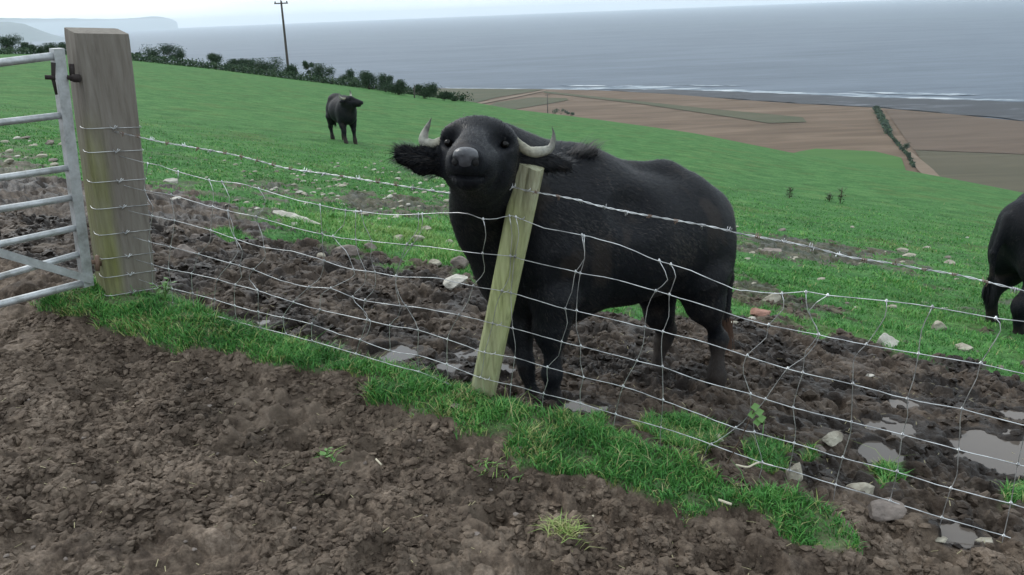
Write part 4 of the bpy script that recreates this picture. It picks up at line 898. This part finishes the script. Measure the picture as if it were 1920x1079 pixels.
# ---------------------------------------------------------------- buffaloes: one continuous skin grown from a distance field
def q3(x): return np.asarray(x, float)
def frame_from(f, up):
    f = q3(f)/np.linalg.norm(f); l = np.cross(up, f); l /= np.linalg.norm(l); return np.stack([f, l, np.cross(f, l)])   # rows: forward, left, up
class Skin:
    def __init__(s, h): s.h = h; s.ops = []
    def cone(s, a, ra, b, rb, k=.05, sub=False): s.ops.append(('c', q3(a), ra, q3(b), rb, k, sub))
    def ell(s, c, r, M=None, k=.05, sub=False): s.ops.append(('e', q3(c), q3(r), np.eye(3) if M is None else q3(M), None, k, sub))
    def limb(s, pts, k=.03):
        for (a, ra), (b, rb) in zip(pts[:-1], pts[1:]): s.cone(a, ra, b, rb, k)
    def build(s):
        lo = []; hi = []
        for o in s.ops:
            if o[0] == 'c': lo.append(np.minimum(o[1]-o[2], o[3]-o[4])); hi.append(np.maximum(o[1]+o[2], o[3]+o[4]))
            else: lo.append(o[1]-o[2].max()); hi.append(o[1]+o[2].max())
        lo = np.min(lo, 0)-.06; hi = np.max(hi, 0)+.06; h = s.h; n = np.ceil((hi-lo)/h).astype(int)+1
        D = np.full(n, 10., np.float32); ax = [lo[i]+h*np.arange(n[i]) for i in range(3)]
        for o in s.ops:
            k = o[5]; m = k+3*h
            if o[0] == 'c': l2 = np.minimum(o[1]-o[2], o[3]-o[4])-m; h2 = np.maximum(o[1]+o[2], o[3]+o[4])+m
            else: l2 = o[1]-o[2].max()-m; h2 = o[1]+o[2].max()+m
            i0 = np.clip(((l2-lo)/h).astype(int), 0, n-1); i1 = np.clip(((h2-lo)/h).astype(int)+2, 1, n)
            X = ax[0][i0[0]:i1[0], None, None]; Y = ax[1][None, i0[1]:i1[1], None]; Z = ax[2][None, None, i0[2]:i1[2]]
            if o[0] == 'c':
                a, ra, b, rb = o[1:5]; d = b-a; L2 = (d@d)+1e-9
                t = np.clip(((X-a[0])*d[0]+(Y-a[1])*d[1]+(Z-a[2])*d[2])/L2, 0, 1)
                f = np.sqrt((X-a[0]-t*d[0])**2+(Y-a[1]-t*d[1])**2+(Z-a[2]-t*d[2])**2) - (ra+(rb-ra)*t)
            else:
                c, r, M = o[1], o[2], o[3]; x, y, z = X-c[0], Y-c[1], Z-c[2]
                u = [(M[i, 0]*x+M[i, 1]*y+M[i, 2]*z) for i in range(3)]
                k0 = np.sqrt((u[0]/r[0])**2+(u[1]/r[1])**2+(u[2]/r[2])**2); k1 = np.sqrt((u[0]/r[0]**2)**2+(u[1]/r[1]**2)**2+(u[2]/r[2]**2)**2)
                f = k0*(k0-1)/(k1+1e-9)
            S_ = D[i0[0]:i1[0], i0[1]:i1[1], i0[2]:i1[2]]
            if o[6]:
                f = -f; hh = np.clip(.5+.5*(f-S_)/k, 0, 1); S_[...] = S_ + (f-S_)*hh + k*hh*(1-hh)
            else:
                hh = np.clip(.5+.5*(S_-f)/k, 0, 1); S_[...] = S_ + (f-S_)*hh - k*hh*(1-hh)
        s.D, s.lo = D, lo
        ins = D < 0
        c8 = np.zeros(np.array(D.shape)-1, np.int8)
        for a in (0, 1):
            for b in (0, 1):
                for c in (0, 1): c8 += ins[a:D.shape[0]-1+a, b:D.shape[1]-1+b, c:D.shape[2]-1+c]
        act = (c8 > 0) & (c8 < 8); I = np.argwhere(act); idx = np.full(act.shape, -1, np.int64); idx[act] = np.arange(len(I))
        acc = np.zeros((len(I), 3)); cnt = np.zeros(len(I))
        cor = [(a, b, c) for a in (0, 1) for b in (0, 1) for c in (0, 1)]
        for p in cor:
            for axi in range(3):
                if p[axi]: continue
                q = list(p); q[axi] = 1
                d0 = D[I[:, 0]+p[0], I[:, 1]+p[1], I[:, 2]+p[2]]; d1 = D[I[:, 0]+q[0], I[:, 1]+q[1], I[:, 2]+q[2]]
                m = (d0 < 0) != (d1 < 0); t = np.where(m, d0/(d0-d1+1e-12), 0)
                pos = np.repeat(np.array([p], float), len(I), 0); pos[:, axi] += t
                acc[m] += pos[m]; cnt[m] += 1
        V = (I + acc/cnt[:, None])*h + lo; Q = []
        for axi in range(3):
            b_, c_ = [(1, 2), (2, 0), (0, 1)][axi]
            sl0 = [slice(None)]*3; sl1 = [slice(None)]*3; sl0[axi] = slice(0, -1); sl1[axi] = slice(1, None)
            A0 = ins[tuple(sl0)]; A1 = ins[tuple(sl1)]; E = np.argwhere(A0 != A1)
            E = E[(E[:, b_] > 0) & (E[:, c_] > 0) & (E[:, b_] < D.shape[b_]-1) & (E[:, c_] < D.shape[c_]-1)]
            def g(db, dc): F_ = E.copy(); F_[:, b_] -= db; F_[:, c_] -= dc; return idx[F_[:, 0], F_[:, 1], F_[:, 2]]
            f = np.stack([g(1, 1), g(0, 1), g(0, 0), g(1, 0)], -1); fl = A0[E[:, 0], E[:, 1], E[:, 2]]
            f[~fl] = f[~fl][:, ::-1]; Q.append(f)
        return V, np.concatenate(Q)
def relax(V, Q, it):
    e = np.concatenate([Q[:, [0, 1]], Q[:, [1, 2]], Q[:, [2, 3]], Q[:, [3, 0]]]); n = len(V); cn = np.bincount(e.ravel(), minlength=n)[:, None]
    for _ in range(it):
        S_ = np.zeros_like(V)
        for a, b in ((0, 1), (1, 0)):
            for c in range(3): S_[:, c] += np.bincount(e[:, a], weights=V[e[:, b], c], minlength=n)
        V = V*.5 + .5*S_/np.maximum(cn, 1)
    return V
def normals(V, Q):
    fn = np.cross(V[Q[:, 2]]-V[Q[:, 0]], V[Q[:, 3]]-V[Q[:, 1]]); N = np.zeros_like(V)
    for j in range(4):
        for c in range(3): N[:, c] += np.bincount(Q[:, j], weights=fn[:, c], minlength=len(V))
    return N/(np.linalg.norm(N, axis=1)[:, None]+1e-12), fn
def strands(name, base, nrm, flow, length, width, tone, parent, mtl, lift=.35, curl=.25):
    n = len(base); flow = flow - nrm*np.sum(flow*nrm, 1)[:, None]; flow /= np.linalg.norm(flow, axis=1)[:, None]+1e-9
    d = flow + nrm*(lift*(.5+rng.random(n)))[:, None] + rng.normal(0, curl, (n, 3)); d /= np.linalg.norm(d, axis=1)[:, None]
    sd_ = np.cross(d, nrm); sd_ /= np.linalg.norm(sd_, axis=1)[:, None]+1e-9; L = np.asarray(length)*(.5+rng.random(n)); w = np.asarray(width)*np.ones(n)
    m = base + d*(L*.55)[:, None]; d2 = d*.8 + flow*.35 - nrm*.1 + rng.normal(0, curl*.4, (n, 3)); t = m + d2*(L*.5)[:, None]
    V = np.stack([base-sd_*w[:, None]/2, base+sd_*w[:, None]/2, m-sd_*w[:, None]*.4, m+sd_*w[:, None]*.4, t], 1).reshape(-1, 3); i = np.arange(n)[:, None]*5
    me = npmesh(name, V, [i+np.array([[0, 1, 3, 2]]), i+np.array([[2, 3, 4]])]); fattr(me, 'tone', np.repeat(tone, 5)); return link(name, me, mtl, parent)
def sample(V, Q, N, fn, n, w=None):
    a = np.linalg.norm(fn, axis=1); a = a if w is None else a*w[Q].mean(1); f = rng.choice(len(Q), n, p=a/a.sum()); u = rng.random((n, 2))
    q = Q[f]; P_ = (V[q[:, 0]]*((1-u[:, 0])*(1-u[:, 1]))[:, None]+V[q[:, 1]]*(u[:, 0]*(1-u[:, 1]))[:, None]+V[q[:, 2]]*(u[:, 0]*u[:, 1])[:, None]+V[q[:, 3]]*((1-u[:, 0])*u[:, 1])[:, None])
    return P_, N[q[:, 0]]
def horn(pts, r0, parent):
    p = smooth_line(pts, .006); t = np.linspace(0, 1, len(p)); r = r0*np.where(t < .5, .86+.28*t, np.clip((1-t)/.5, .04, 1)**.85)*(1+.03*np.sin(t*75)*(1-t)+.03*np.sin(t*31+1)); b = MB(); b.tube(p, r, 14)
    o = b.build('horn', m_horn, parent); tt = np.repeat(t, 14); fattr(o.data, 'tip', np.concatenate([tt, [0, 1]])); return o
def head(sk, C, M, s=1.):
    """C between the eyes, M rows forward/left/up; adds the skull to the skin and returns placement helpers"""
    L = lambda f, l, u: C + (np.array([f, l, u])*s)@M
    E = lambda c, r, k=.04, sub=False: sk.ell(L(*c), np.array(r)*s, M, k*s, sub)
    E((-.095, 0, -.025), (.150, .152, .098)); E((-.03, 0, .012), (.08, .125, .052), .05); E((-.07, 0, .010), (.10, .110, .062)); E((-.16, 0, -.09), (.16, .135, .15))
    sk.cone(L(.0, 0, -.03), .105*s, L(.25, 0, -.055), .062*s, .05*s)
    E((.12, 0, -.035), (.16, .070, .058)); E((.285, 0, -.062), (.080, .072, .056)); E((.325, 0, -.048), (.040, .058, .040), .02)
    sk.cone(L(-.07, 0, -.15), .105*s, L(.24, 0, -.120), .046*s, .05*s); [E((.024, q*.113, .0045), (.026, .016, .0085), .006) for q in (-1, 1)]; [E((.026, q*.113, -.033), (.024, .014, .007), .006) for q in (-1, 1)]; E((.245, 0, -.130), (.050, .046, .026), .04)
    for q in (-1, 1):
        E((-.05, q*.085, -.085), (.12, .055, .105), .05); E((.004, q*.094, .014), (.050, .042, .028), .03)
        E((.036, q*.116, -.016), (.022, .016, .012), .012, True); E((.110, q*.100, .010), (.085, .036, .042), .05, True); E((.16, q*.062, -.085), (.10, .028, .05), .04)
        E((.362, q*.040, -.058), (.020, .013, .016), .012, True)
    E((.345, 0, -.112), (.035, .060, .0055), .010, True)
    E((.31, 0, -.112), (.06, .060, .0035), .012, True)
    return L
def finish(root, sk, flow, s=1., coat=60000, eyes=None, mtl=None, it=2, clen=.017):
    V, Q = sk.build(); V = relax(V, Q, it); N, fn = normals(V, Q)
    o = link('body', npmesh('body', V, Q), m_hide, root)
    w = None; Pp, Nn = sample(V, Q, N, fn, coat, w)
    fl = flow(Pp); tone = np.clip(.42+.22*rng.standard_normal(coat)+.45*gn(Pp[:, 0]*38+Pp[:, 1]*30, Pp[:, 2]*16, 97)+.35*gn(Pp[:, 0]*6, Pp[:, 2]*6+Pp[:, 1]*5, 9)+.75*fbm(Pp[:, 0]*2.2+Pp[:, 1]*1.5, Pp[:, 2]*2.4, 3, 96), 0, 1)
    fattr(o.data, 'dirt', dirtf(V, root.location.z)); return V, Q, N, fn, Pp, Nn, fl, tone

def dirtf(p, z0):                               # dried mud on the lower legs, thin smears higher up
    h = p[:, 2]-z0; n = fbm(p[:, 0]*9+p[:, 1]*5, p[:, 2]*9+p[:, 1]*4, 4, 91); n2 = fbm(p[:, 0]*3.1+p[:, 1]*2, p[:, 2]*2.6, 4, 93)
    return np.clip(sst(.30, .04, h+.25*n)*.5 + .30*sst(.22, .5, n2+.3*n)*sst(.25, .5, h), 0, 1)
def build_main():
    base = P(1190, 735, 3.85); root = empty('water_buffalo', (float(base[0]), float(base[1]), float(land(base[0], base[1]))),
        'large black water buffalo leaning its raised muzzle over the fence beside the leaning post', 'buffalo')
    sk = Skin(.0085)
    f = np.array([-.855, -.52, .06]); f /= np.linalg.norm(f); B = frame_from(f, [0, 0, 1.]); lft = B[1]
    # trunk
    sk.ell(P(1075, 440, 3.72), (.44, .255, .37), B, .08)
    sk.ell(P(1165, 448, 3.92), (.46, .305, .345), B, .10)
    sk.ell(P(1262, 436, 4.12), (.33, .265, .315), B, .10)
    sk.ell(P(1060, 350, 3.78), (.30, .15, .20), B, .10)                   # withers
    sk.ell(P(1246, 360, 4.18), (.15, .21, .12), B, .09)                   # hips
    sk.ell(P(1250, 328, 4.12), (.07, .07, .045), B, .07)
    sk.ell(P(1316, 412, 4.28), (.14, .17, .165), B, .10)
    sk.cone(P(1120, 322, 3.88), .055, P(1240, 326, 4.15), .06, .07)
    sk.ell(P(1040, 520, 3.74), (.25, .22, .25), B, .10)                   # brisket
    sk.ell(P(965, 480, 3.68), (.155, .18, .25), B, .09)
    sk.ell(P(1196, 392, 3.60), (.13, .075, .09), B, .09, True)            # flank hollow before the hip
    sk.ell(P(1112, 440, 3.38), (.045, .075, .17), B, .07, True)           # behind the shoulder blade
    sk.ell(P(1262, 560, 3.80), (.08, .06, .09), B, .06, True)             # fold of the stifle
    sk.ell(P(1268, 372, 3.96), (.085, .05, .045), B, .05)                 # near hip bone
    sk.cone(P(1075, 355, 3.58), .035, P(1058, 470, 3.44), .045, .05)      # edge of the shoulder blade
    # neck to the raised head
    sk.cone(P(1035, 400, 3.88), .25, P(915, 320, 3.34), .145, .08)
    sk.cone(P(985, 470, 3.78), .22, P(899, 360, 3.46), .118, .07)
    sk.cone(P(952, 520, 3.70), .145, P(897, 400, 3.52), .118, .07)
    sk.cone(P(900, 338, 3.26), .124, P(910, 425, 3.66), .145, .05)
    sk.cone(P(1060, 330, 3.80), .12, P(940, 275, 3.42), .10, .08)
    # near shoulder and legs
    sk.ell(P(1055, 470, 3.50), (.17, .085, .25), B, .09)
    sk.limb([(P(1040, 560, 3.47), .112), (P(1033, 620, 3.46), .078), (P(1036, 682, 3.44), .028), (P(1035, 700, 3.44), .043), (P(1037, 742, 3.44), .029), (P(1036, 760, 3.43), .028), (P(1034, 782, 3.42), .046)], .04)
    sk.limb([(P(965, 560, 3.66), .105), (P(972, 620, 3.62), .070), (P(986, 682, 3.55), .036), (P(988, 700, 3.55), .028), (P(999, 740, 3.53), .028), (P(1002, 757, 3.52), .036), (P(1003, 776, 3.51), .040)], .04)
    # hind legs: thigh, stifle, hock behind, upright shank
    sk.ell(P(1318, 490, 4.10), (.20, .13, .24), B, .08)
    sk.limb([(P(1312, 520, 4.05), .15), (P(1322, 570, 4.07), .10), (P(1342, 622, 4.13), .028), (P(1347, 636, 4.14), .046), (P(1344, 690, 4.09), .031), (P(1344, 706, 4.08), .040), (P(1343, 730, 4.07), .048)], .05)
    sk.ell(P(1228, 500, 4.34), (.18, .12, .22), B, .08)
    sk.limb([(P(1232, 540, 4.32), .13), (P(1236, 590, 4.32), .078), (P(1250, 618, 4.36), .048), (P(1243, 640, 4.35), .040), (P(1226, 700, 4.30), .031), (P(1226, 715, 4.29), .040), (P(1224, 738, 4.28), .048)], .05)
    sk.cone(P(1352, 420, 4.42), .045, P(1366, 520, 4.44), .028, .03)      # tail set
    sk.cone(P(1366, 520, 4.44), .028, P(1362, 600, 4.40), .020, .03)
    # head: forehead to the viewer, nose lifted
    C = P(895, 262, 3.10); nose = P(874, 314, 2.735)
    M = frame_from(nose-C + np.array([0, 0, .075]), [.055, 0, 1.]); L = head(sk, C, M, 1.0)
    # ears
    el = [(P(842, 302, 3.13), .052), (P(812, 308, 3.12), .066), (P(775, 296, 3.12), .052), (P(745, 288, 3.13), .032)]
    er = [(P(968, 300, 3.24), .044), (P(1005, 303, 3.29), .046), (P(1040, 306, 3.32), .036), (P(1066, 312, 3.34), .016)]
    for e_ in (el, er):
        for (a, ra), (b_, rb) in zip(e_[:-1], e_[1:]):
            mid = (a+b_)/2; d = b_-a; sk.ell(mid, (np.linalg.norm(d)*.75, .016, (ra+rb)/2*1.05), frame_from(d, [0, 0, 1.]), .02)
    def flow(p): 
        fl = np.tile(-B[0]*.75+np.array([0, 0, -.65]), (len(p), 1)); hd = np.linalg.norm(p-C, axis=1) < .30; fl[hd] = -M[0]+np.array([0, 0, .1]); return fl
    V, Q, N, fn, Pp, Nn, fl, tone = finish(root, sk, flow, coat=120000)
    nd = (np.linalg.norm(Pp-L(.33, 0, -.06), axis=1) > .075) & (np.linalg.norm(Pp-L(.034, .115, -.012), axis=1) > .026) & (np.linalg.norm(Pp-L(.034, -.115, -.012), axis=1) > .026); Pp, Nn, fl, tone = Pp[nd], Nn[nd], fl[nd], tone[nd]
    ln = np.where(np.linalg.norm(Pp-C, axis=1) < .33, .010, .0165) * np.where(Pp[:, 2] < root.location.z+.45, .7, 1)
    strands('coat', Pp, Nn, fl, ln, .0026, tone, root, m_fur, .18, .16)
    cobj = [c for c in root.children if c.name.startswith('coat')][0]; fattr(cobj.data, 'dirt', np.repeat(dirtf(Pp, root.location.z), 5))
    body = [c for c in bpy.data.objects if c.parent == root and c.name.startswith('body')][0]
    # nose pad, nostrils
    b = Skin(.004); b.ell(L(.338, 0, -.050), (.034, .050, .032), M, .01); b.ell(L(.342, 0, -.026), (.03, .038, .018), M, .02)
    b.cone(L(.345, 0, -.06), .016, L(.335, 0, -.090), .012, .02)
    for q in (-1, 1): b.ell(L(.370, q*.034, -.058), (.022, .012, .013), M, .010, True); b.ell(L(.362, q*.048, -.050), (.018, .008, .007), M, .008, True)
    v_, q_ = b.build(); link('nose_pad', npmesh('nose_pad', relax(v_, q_, 1), q_), m_nose, root)
    for q in (-1, 1):
        b = Skin(.003); b.ell(L(.350, q*.034, -.058), (.014, .013, .014), M, .005); v_, q_ = b.build(); link('nostril', npmesh('nostril', v_, q_), m_dark, root)
        b = Skin(.003); b.ell(L(.026, q*.108, -.014), (.0165, .0165, .015), M, .005); v_, q_ = b.build(); link('eye', npmesh('eye', v_, q_), m_eye, root)
    horn([P(846, 260, 3.17), P(828, 267, 3.15), P(810, 272, 3.14), P(795, 266, 3.14), P(796, 251, 3.15), P(802, 237, 3.16), P(809, 221, 3.17)], .0225, root)
    horn([P(962, 262, 3.18), P(975, 273, 3.19), P(992, 284, 3.20), P(1012, 285, 3.21), P(1031, 279, 3.22), P(1037, 264, 3.23), P(1038, 250, 3.24), P(1035, 238, 3.25)], .0215, root)
    # long hair on the ears, poll crest and withers
    for e_, n_ in ((el, 1500), (er, 1100)):
        ctr = np.array([a for a, r_ in e_]); rr = np.array([r_ for a, r_ in e_]); t = rng.random(n_)*3; i = t.astype(int).clip(0, 2); fr = (t-i)[:, None]
        c = ctr[i]+(ctr[i+1]-ctr[i])*fr; rad = rr[i]+(rr[i+1]-rr[i])*fr[:, 0]; a = rng.random(n_)*2*pi
        ax_ = (ctr[-1]-ctr[0])/np.linalg.norm(ctr[-1]-ctr[0]); up = np.array([0, 0, 1.])-ax_*ax_[2]; up /= np.linalg.norm(up); sd_ = np.cross(ax_, up)
        nn = np.cos(a)[:, None]*up + .35*np.sin(a)[:, None]*sd_; bp = c + nn*rad[:, None]*.85; nn /= np.linalg.norm(nn, axis=1)[:, None]
        strands('ear_hair', bp, nn, np.tile(ax_*.9+np.array([0, 0, -.25]), (n_, 1)), .036, .0028, rng.random(n_), body, m_fur, .55, .25)
    def crest(u0, v0, y0, u1, v1, y1, n_, ln_, up=.9, fx=0.):
        a = P(u0, v0, y0); b_ = P(u1, v1, y1); t = rng.random(n_)[:, None]; bp = a+(b_-a)*t + rng.normal(0, .018, (n_, 3))
        cl = np.floor(t[:, 0]*9); ang = hsh(cl, cl*0+3)-.5
        nn = np.tile(np.array([0, -.15, 1.]), (n_, 1)); fl = np.stack([fx+.7*ang, np.full(n_, .1), np.full(n_, .3)], -1)
        strands('mane', bp, nn, fl, ln_, .003, rng.random(n_), body, m_fur, up, .22)
    crest(1050, 300, 3.62, 1112, 292, 3.72, 1100, .038, .7, .3); crest(1062, 292, 3.66, 1108, 288, 3.72, 150, .075, .8, .6)
    crest(862, 240, 3.16, 938, 240, 3.18, 500, .016, .2, -.1)
    n_ = 500; bp = P(1364, 596, 4.40) + rng.normal(0, .012, (n_, 3)) + np.array([0, 0, -1])*rng.random(n_)[:, None]*.10
    strands('tail_hair', bp, np.tile([0, -1., 0], (n_, 1)), np.tile([0, 0, -1.], (n_, 1)), .10, .004, rng.random(n_), root, m_tailbrown, .1, .12)
build_main()

def generic(name_label, loc, yaw, s, h, coat, head_dir, head_at, legs, clen=.02, horns=True):
    """local X forward, Y left, Z up; withers about 1.3 s"""
    root = empty('water_buffalo', loc, name_label, 'buffalo')
    Rz = np.array([[cos(yaw), -sin(yaw), 0], [sin(yaw), cos(yaw), 0], [0, 0, 1]])
    W_ = lambda x, y, z: Rz@(np.array([x, y, z])*s) + np.asarray(loc); sk = Skin(h); B = frame_from(Rz@np.array([1., 0, 0]), [0, 0, 1.])
    E = lambda c, r, k=.09: sk.ell(W_(*c), np.array(r)*s, B, k*s)
    E((.38, 0, .88), (.42, .25, .37)); E((0, 0, .86), (.48, .33, .36)); E((-.42, 0, .92), (.34, .265, .33)); E((.42, 0, 1.12), (.30, .14, .18)); E((-.40, 0, 1.16), (.20, .20, .13)); E((-.66, 0, 1.02), (.13, .16, .18)); E((.62, 0, .78), (.20, .19, .24))
    sk.cone(W_(.1, 0, 1.15), .07*s, W_(-.4, 0, 1.18), .08*s, .08*s)
    hp = W_(*head_at); sk.cone(W_(.55, 0, .98), .24*s, hp-np.array([0, 0, .08*s]), .13*s, .09*s); sk.cone(W_(.62, 0, .85), .17*s, hp-np.array([0, 0, .16*s]), .09*s, .08*s)
    for (fx, q) in (((legs[0]), 1), ((legs[1]), -1)):
        E((.45, q*.17, .80), (.16, .09, .24)); y = q*.15
        sk.limb([(W_(.45, y, .62), .12*s), (W_(.44+fx*.4, y, .50), .09*s), (W_(.45+fx*.7, y, .36), .058*s), (W_(.45+fx*.95, y, .14), .040*s), (W_(.47+fx, y, .08), .05*s), (W_(.49+fx, y, -.02), .058*s)], .04*s)
    for (fx, q) in (((legs[2]), 1), ((legs[3]), -1)):
        E((-.52, q*.15, .76), (.21, .125, .25)); y = q*.17
        sk.limb([(W_(-.46, y, .66), .16*s), (W_(-.50+fx*.3, y, .54), .11*s), (W_(-.66+fx*.7, y, .40), .062*s), (W_(-.67+fx*.75, y, .36), .055*s), (W_(-.62+fx, y, .13), .042*s), (W_(-.60+fx, y, .08), .052*s), (W_(-.58+fx, y, -.02), .06*s)], .04*s)
    sk.cone(W_(-.76, 0, 1.08), .045*s, W_(-.84, .02, .80), .026*s, .03*s); sk.cone(W_(-.84, .02, .80), .026*s, W_(-.82, .02, .56), .018*s, .02*s)
    hd = Rz@np.asarray(head_dir, float); M = frame_from(hd, [0, 0, 1.]); L = head(sk, hp, M, s)
    for q in (-1, 1): sk.ell(L(-.13, q*.24, -.045), np.array([.035, .13, .05])*s, M, .03*s)
    def flow(p): return np.tile(-B[0]*.75+np.array([0, 0, -.65]), (len(p), 1))
    V, Q, N, fn, Pp, Nn, fl, tone = finish(root, sk, flow, coat=coat); co_ = strands('coat', Pp, Nn, fl, clen*s*.7, .003*s*max(1, h/.012), tone, root, m_fur, .18, .15); fattr(co_.data, 'dirt', np.repeat(dirtf(Pp, loc[2]), 5))
    if horns:
        for q in (-1, 1): horn([L(-.10, q*.12, .02), L(-.13, q*.20, .02), L(-.17, q*.27, .06), L(-.19, q*.28, .14), L(-.20, q*.25, .20)], .032*s, root)
        for q in (-1, 1): b = Skin(.006*s); b.ell(L(.022, q*.106, -.012), np.array([.019, .017, .018])*s, M, .005); v_, q_ = b.build(); link('eye', npmesh('eye', v_, q_), m_eye, root)
    n_ = 400; bp = W_(-.82, .02, .60) + rng.normal(0, .015*s, (n_, 3)) - np.array([0, 0, 1])*rng.random(n_)[:, None]*.12*s
    strands('tail_hair', bp, np.tile([0, -1., 0], (n_, 1)), np.tile([0, 0, -1.], (n_, 1)), .12*s, .005*s, rng.random(n_), root, m_fur, .1, .12)
    return root
p = hit(646, 266)
generic('small distant black buffalo standing out on the open green slope and looking aside', p, radians(-62), 1.0, .016, 14000, (.75, .65, -.12), (.86, .04, 1.22), (.03, .16, .0, .05), .03)
p = hit(1990, 622)
generic('black buffalo cut off by the right edge of the photo', p, radians(14), 1.09, .012, 50000, (1, -.2, -.5), (1.0, 0, .95), (0, .05, .04, -.02))
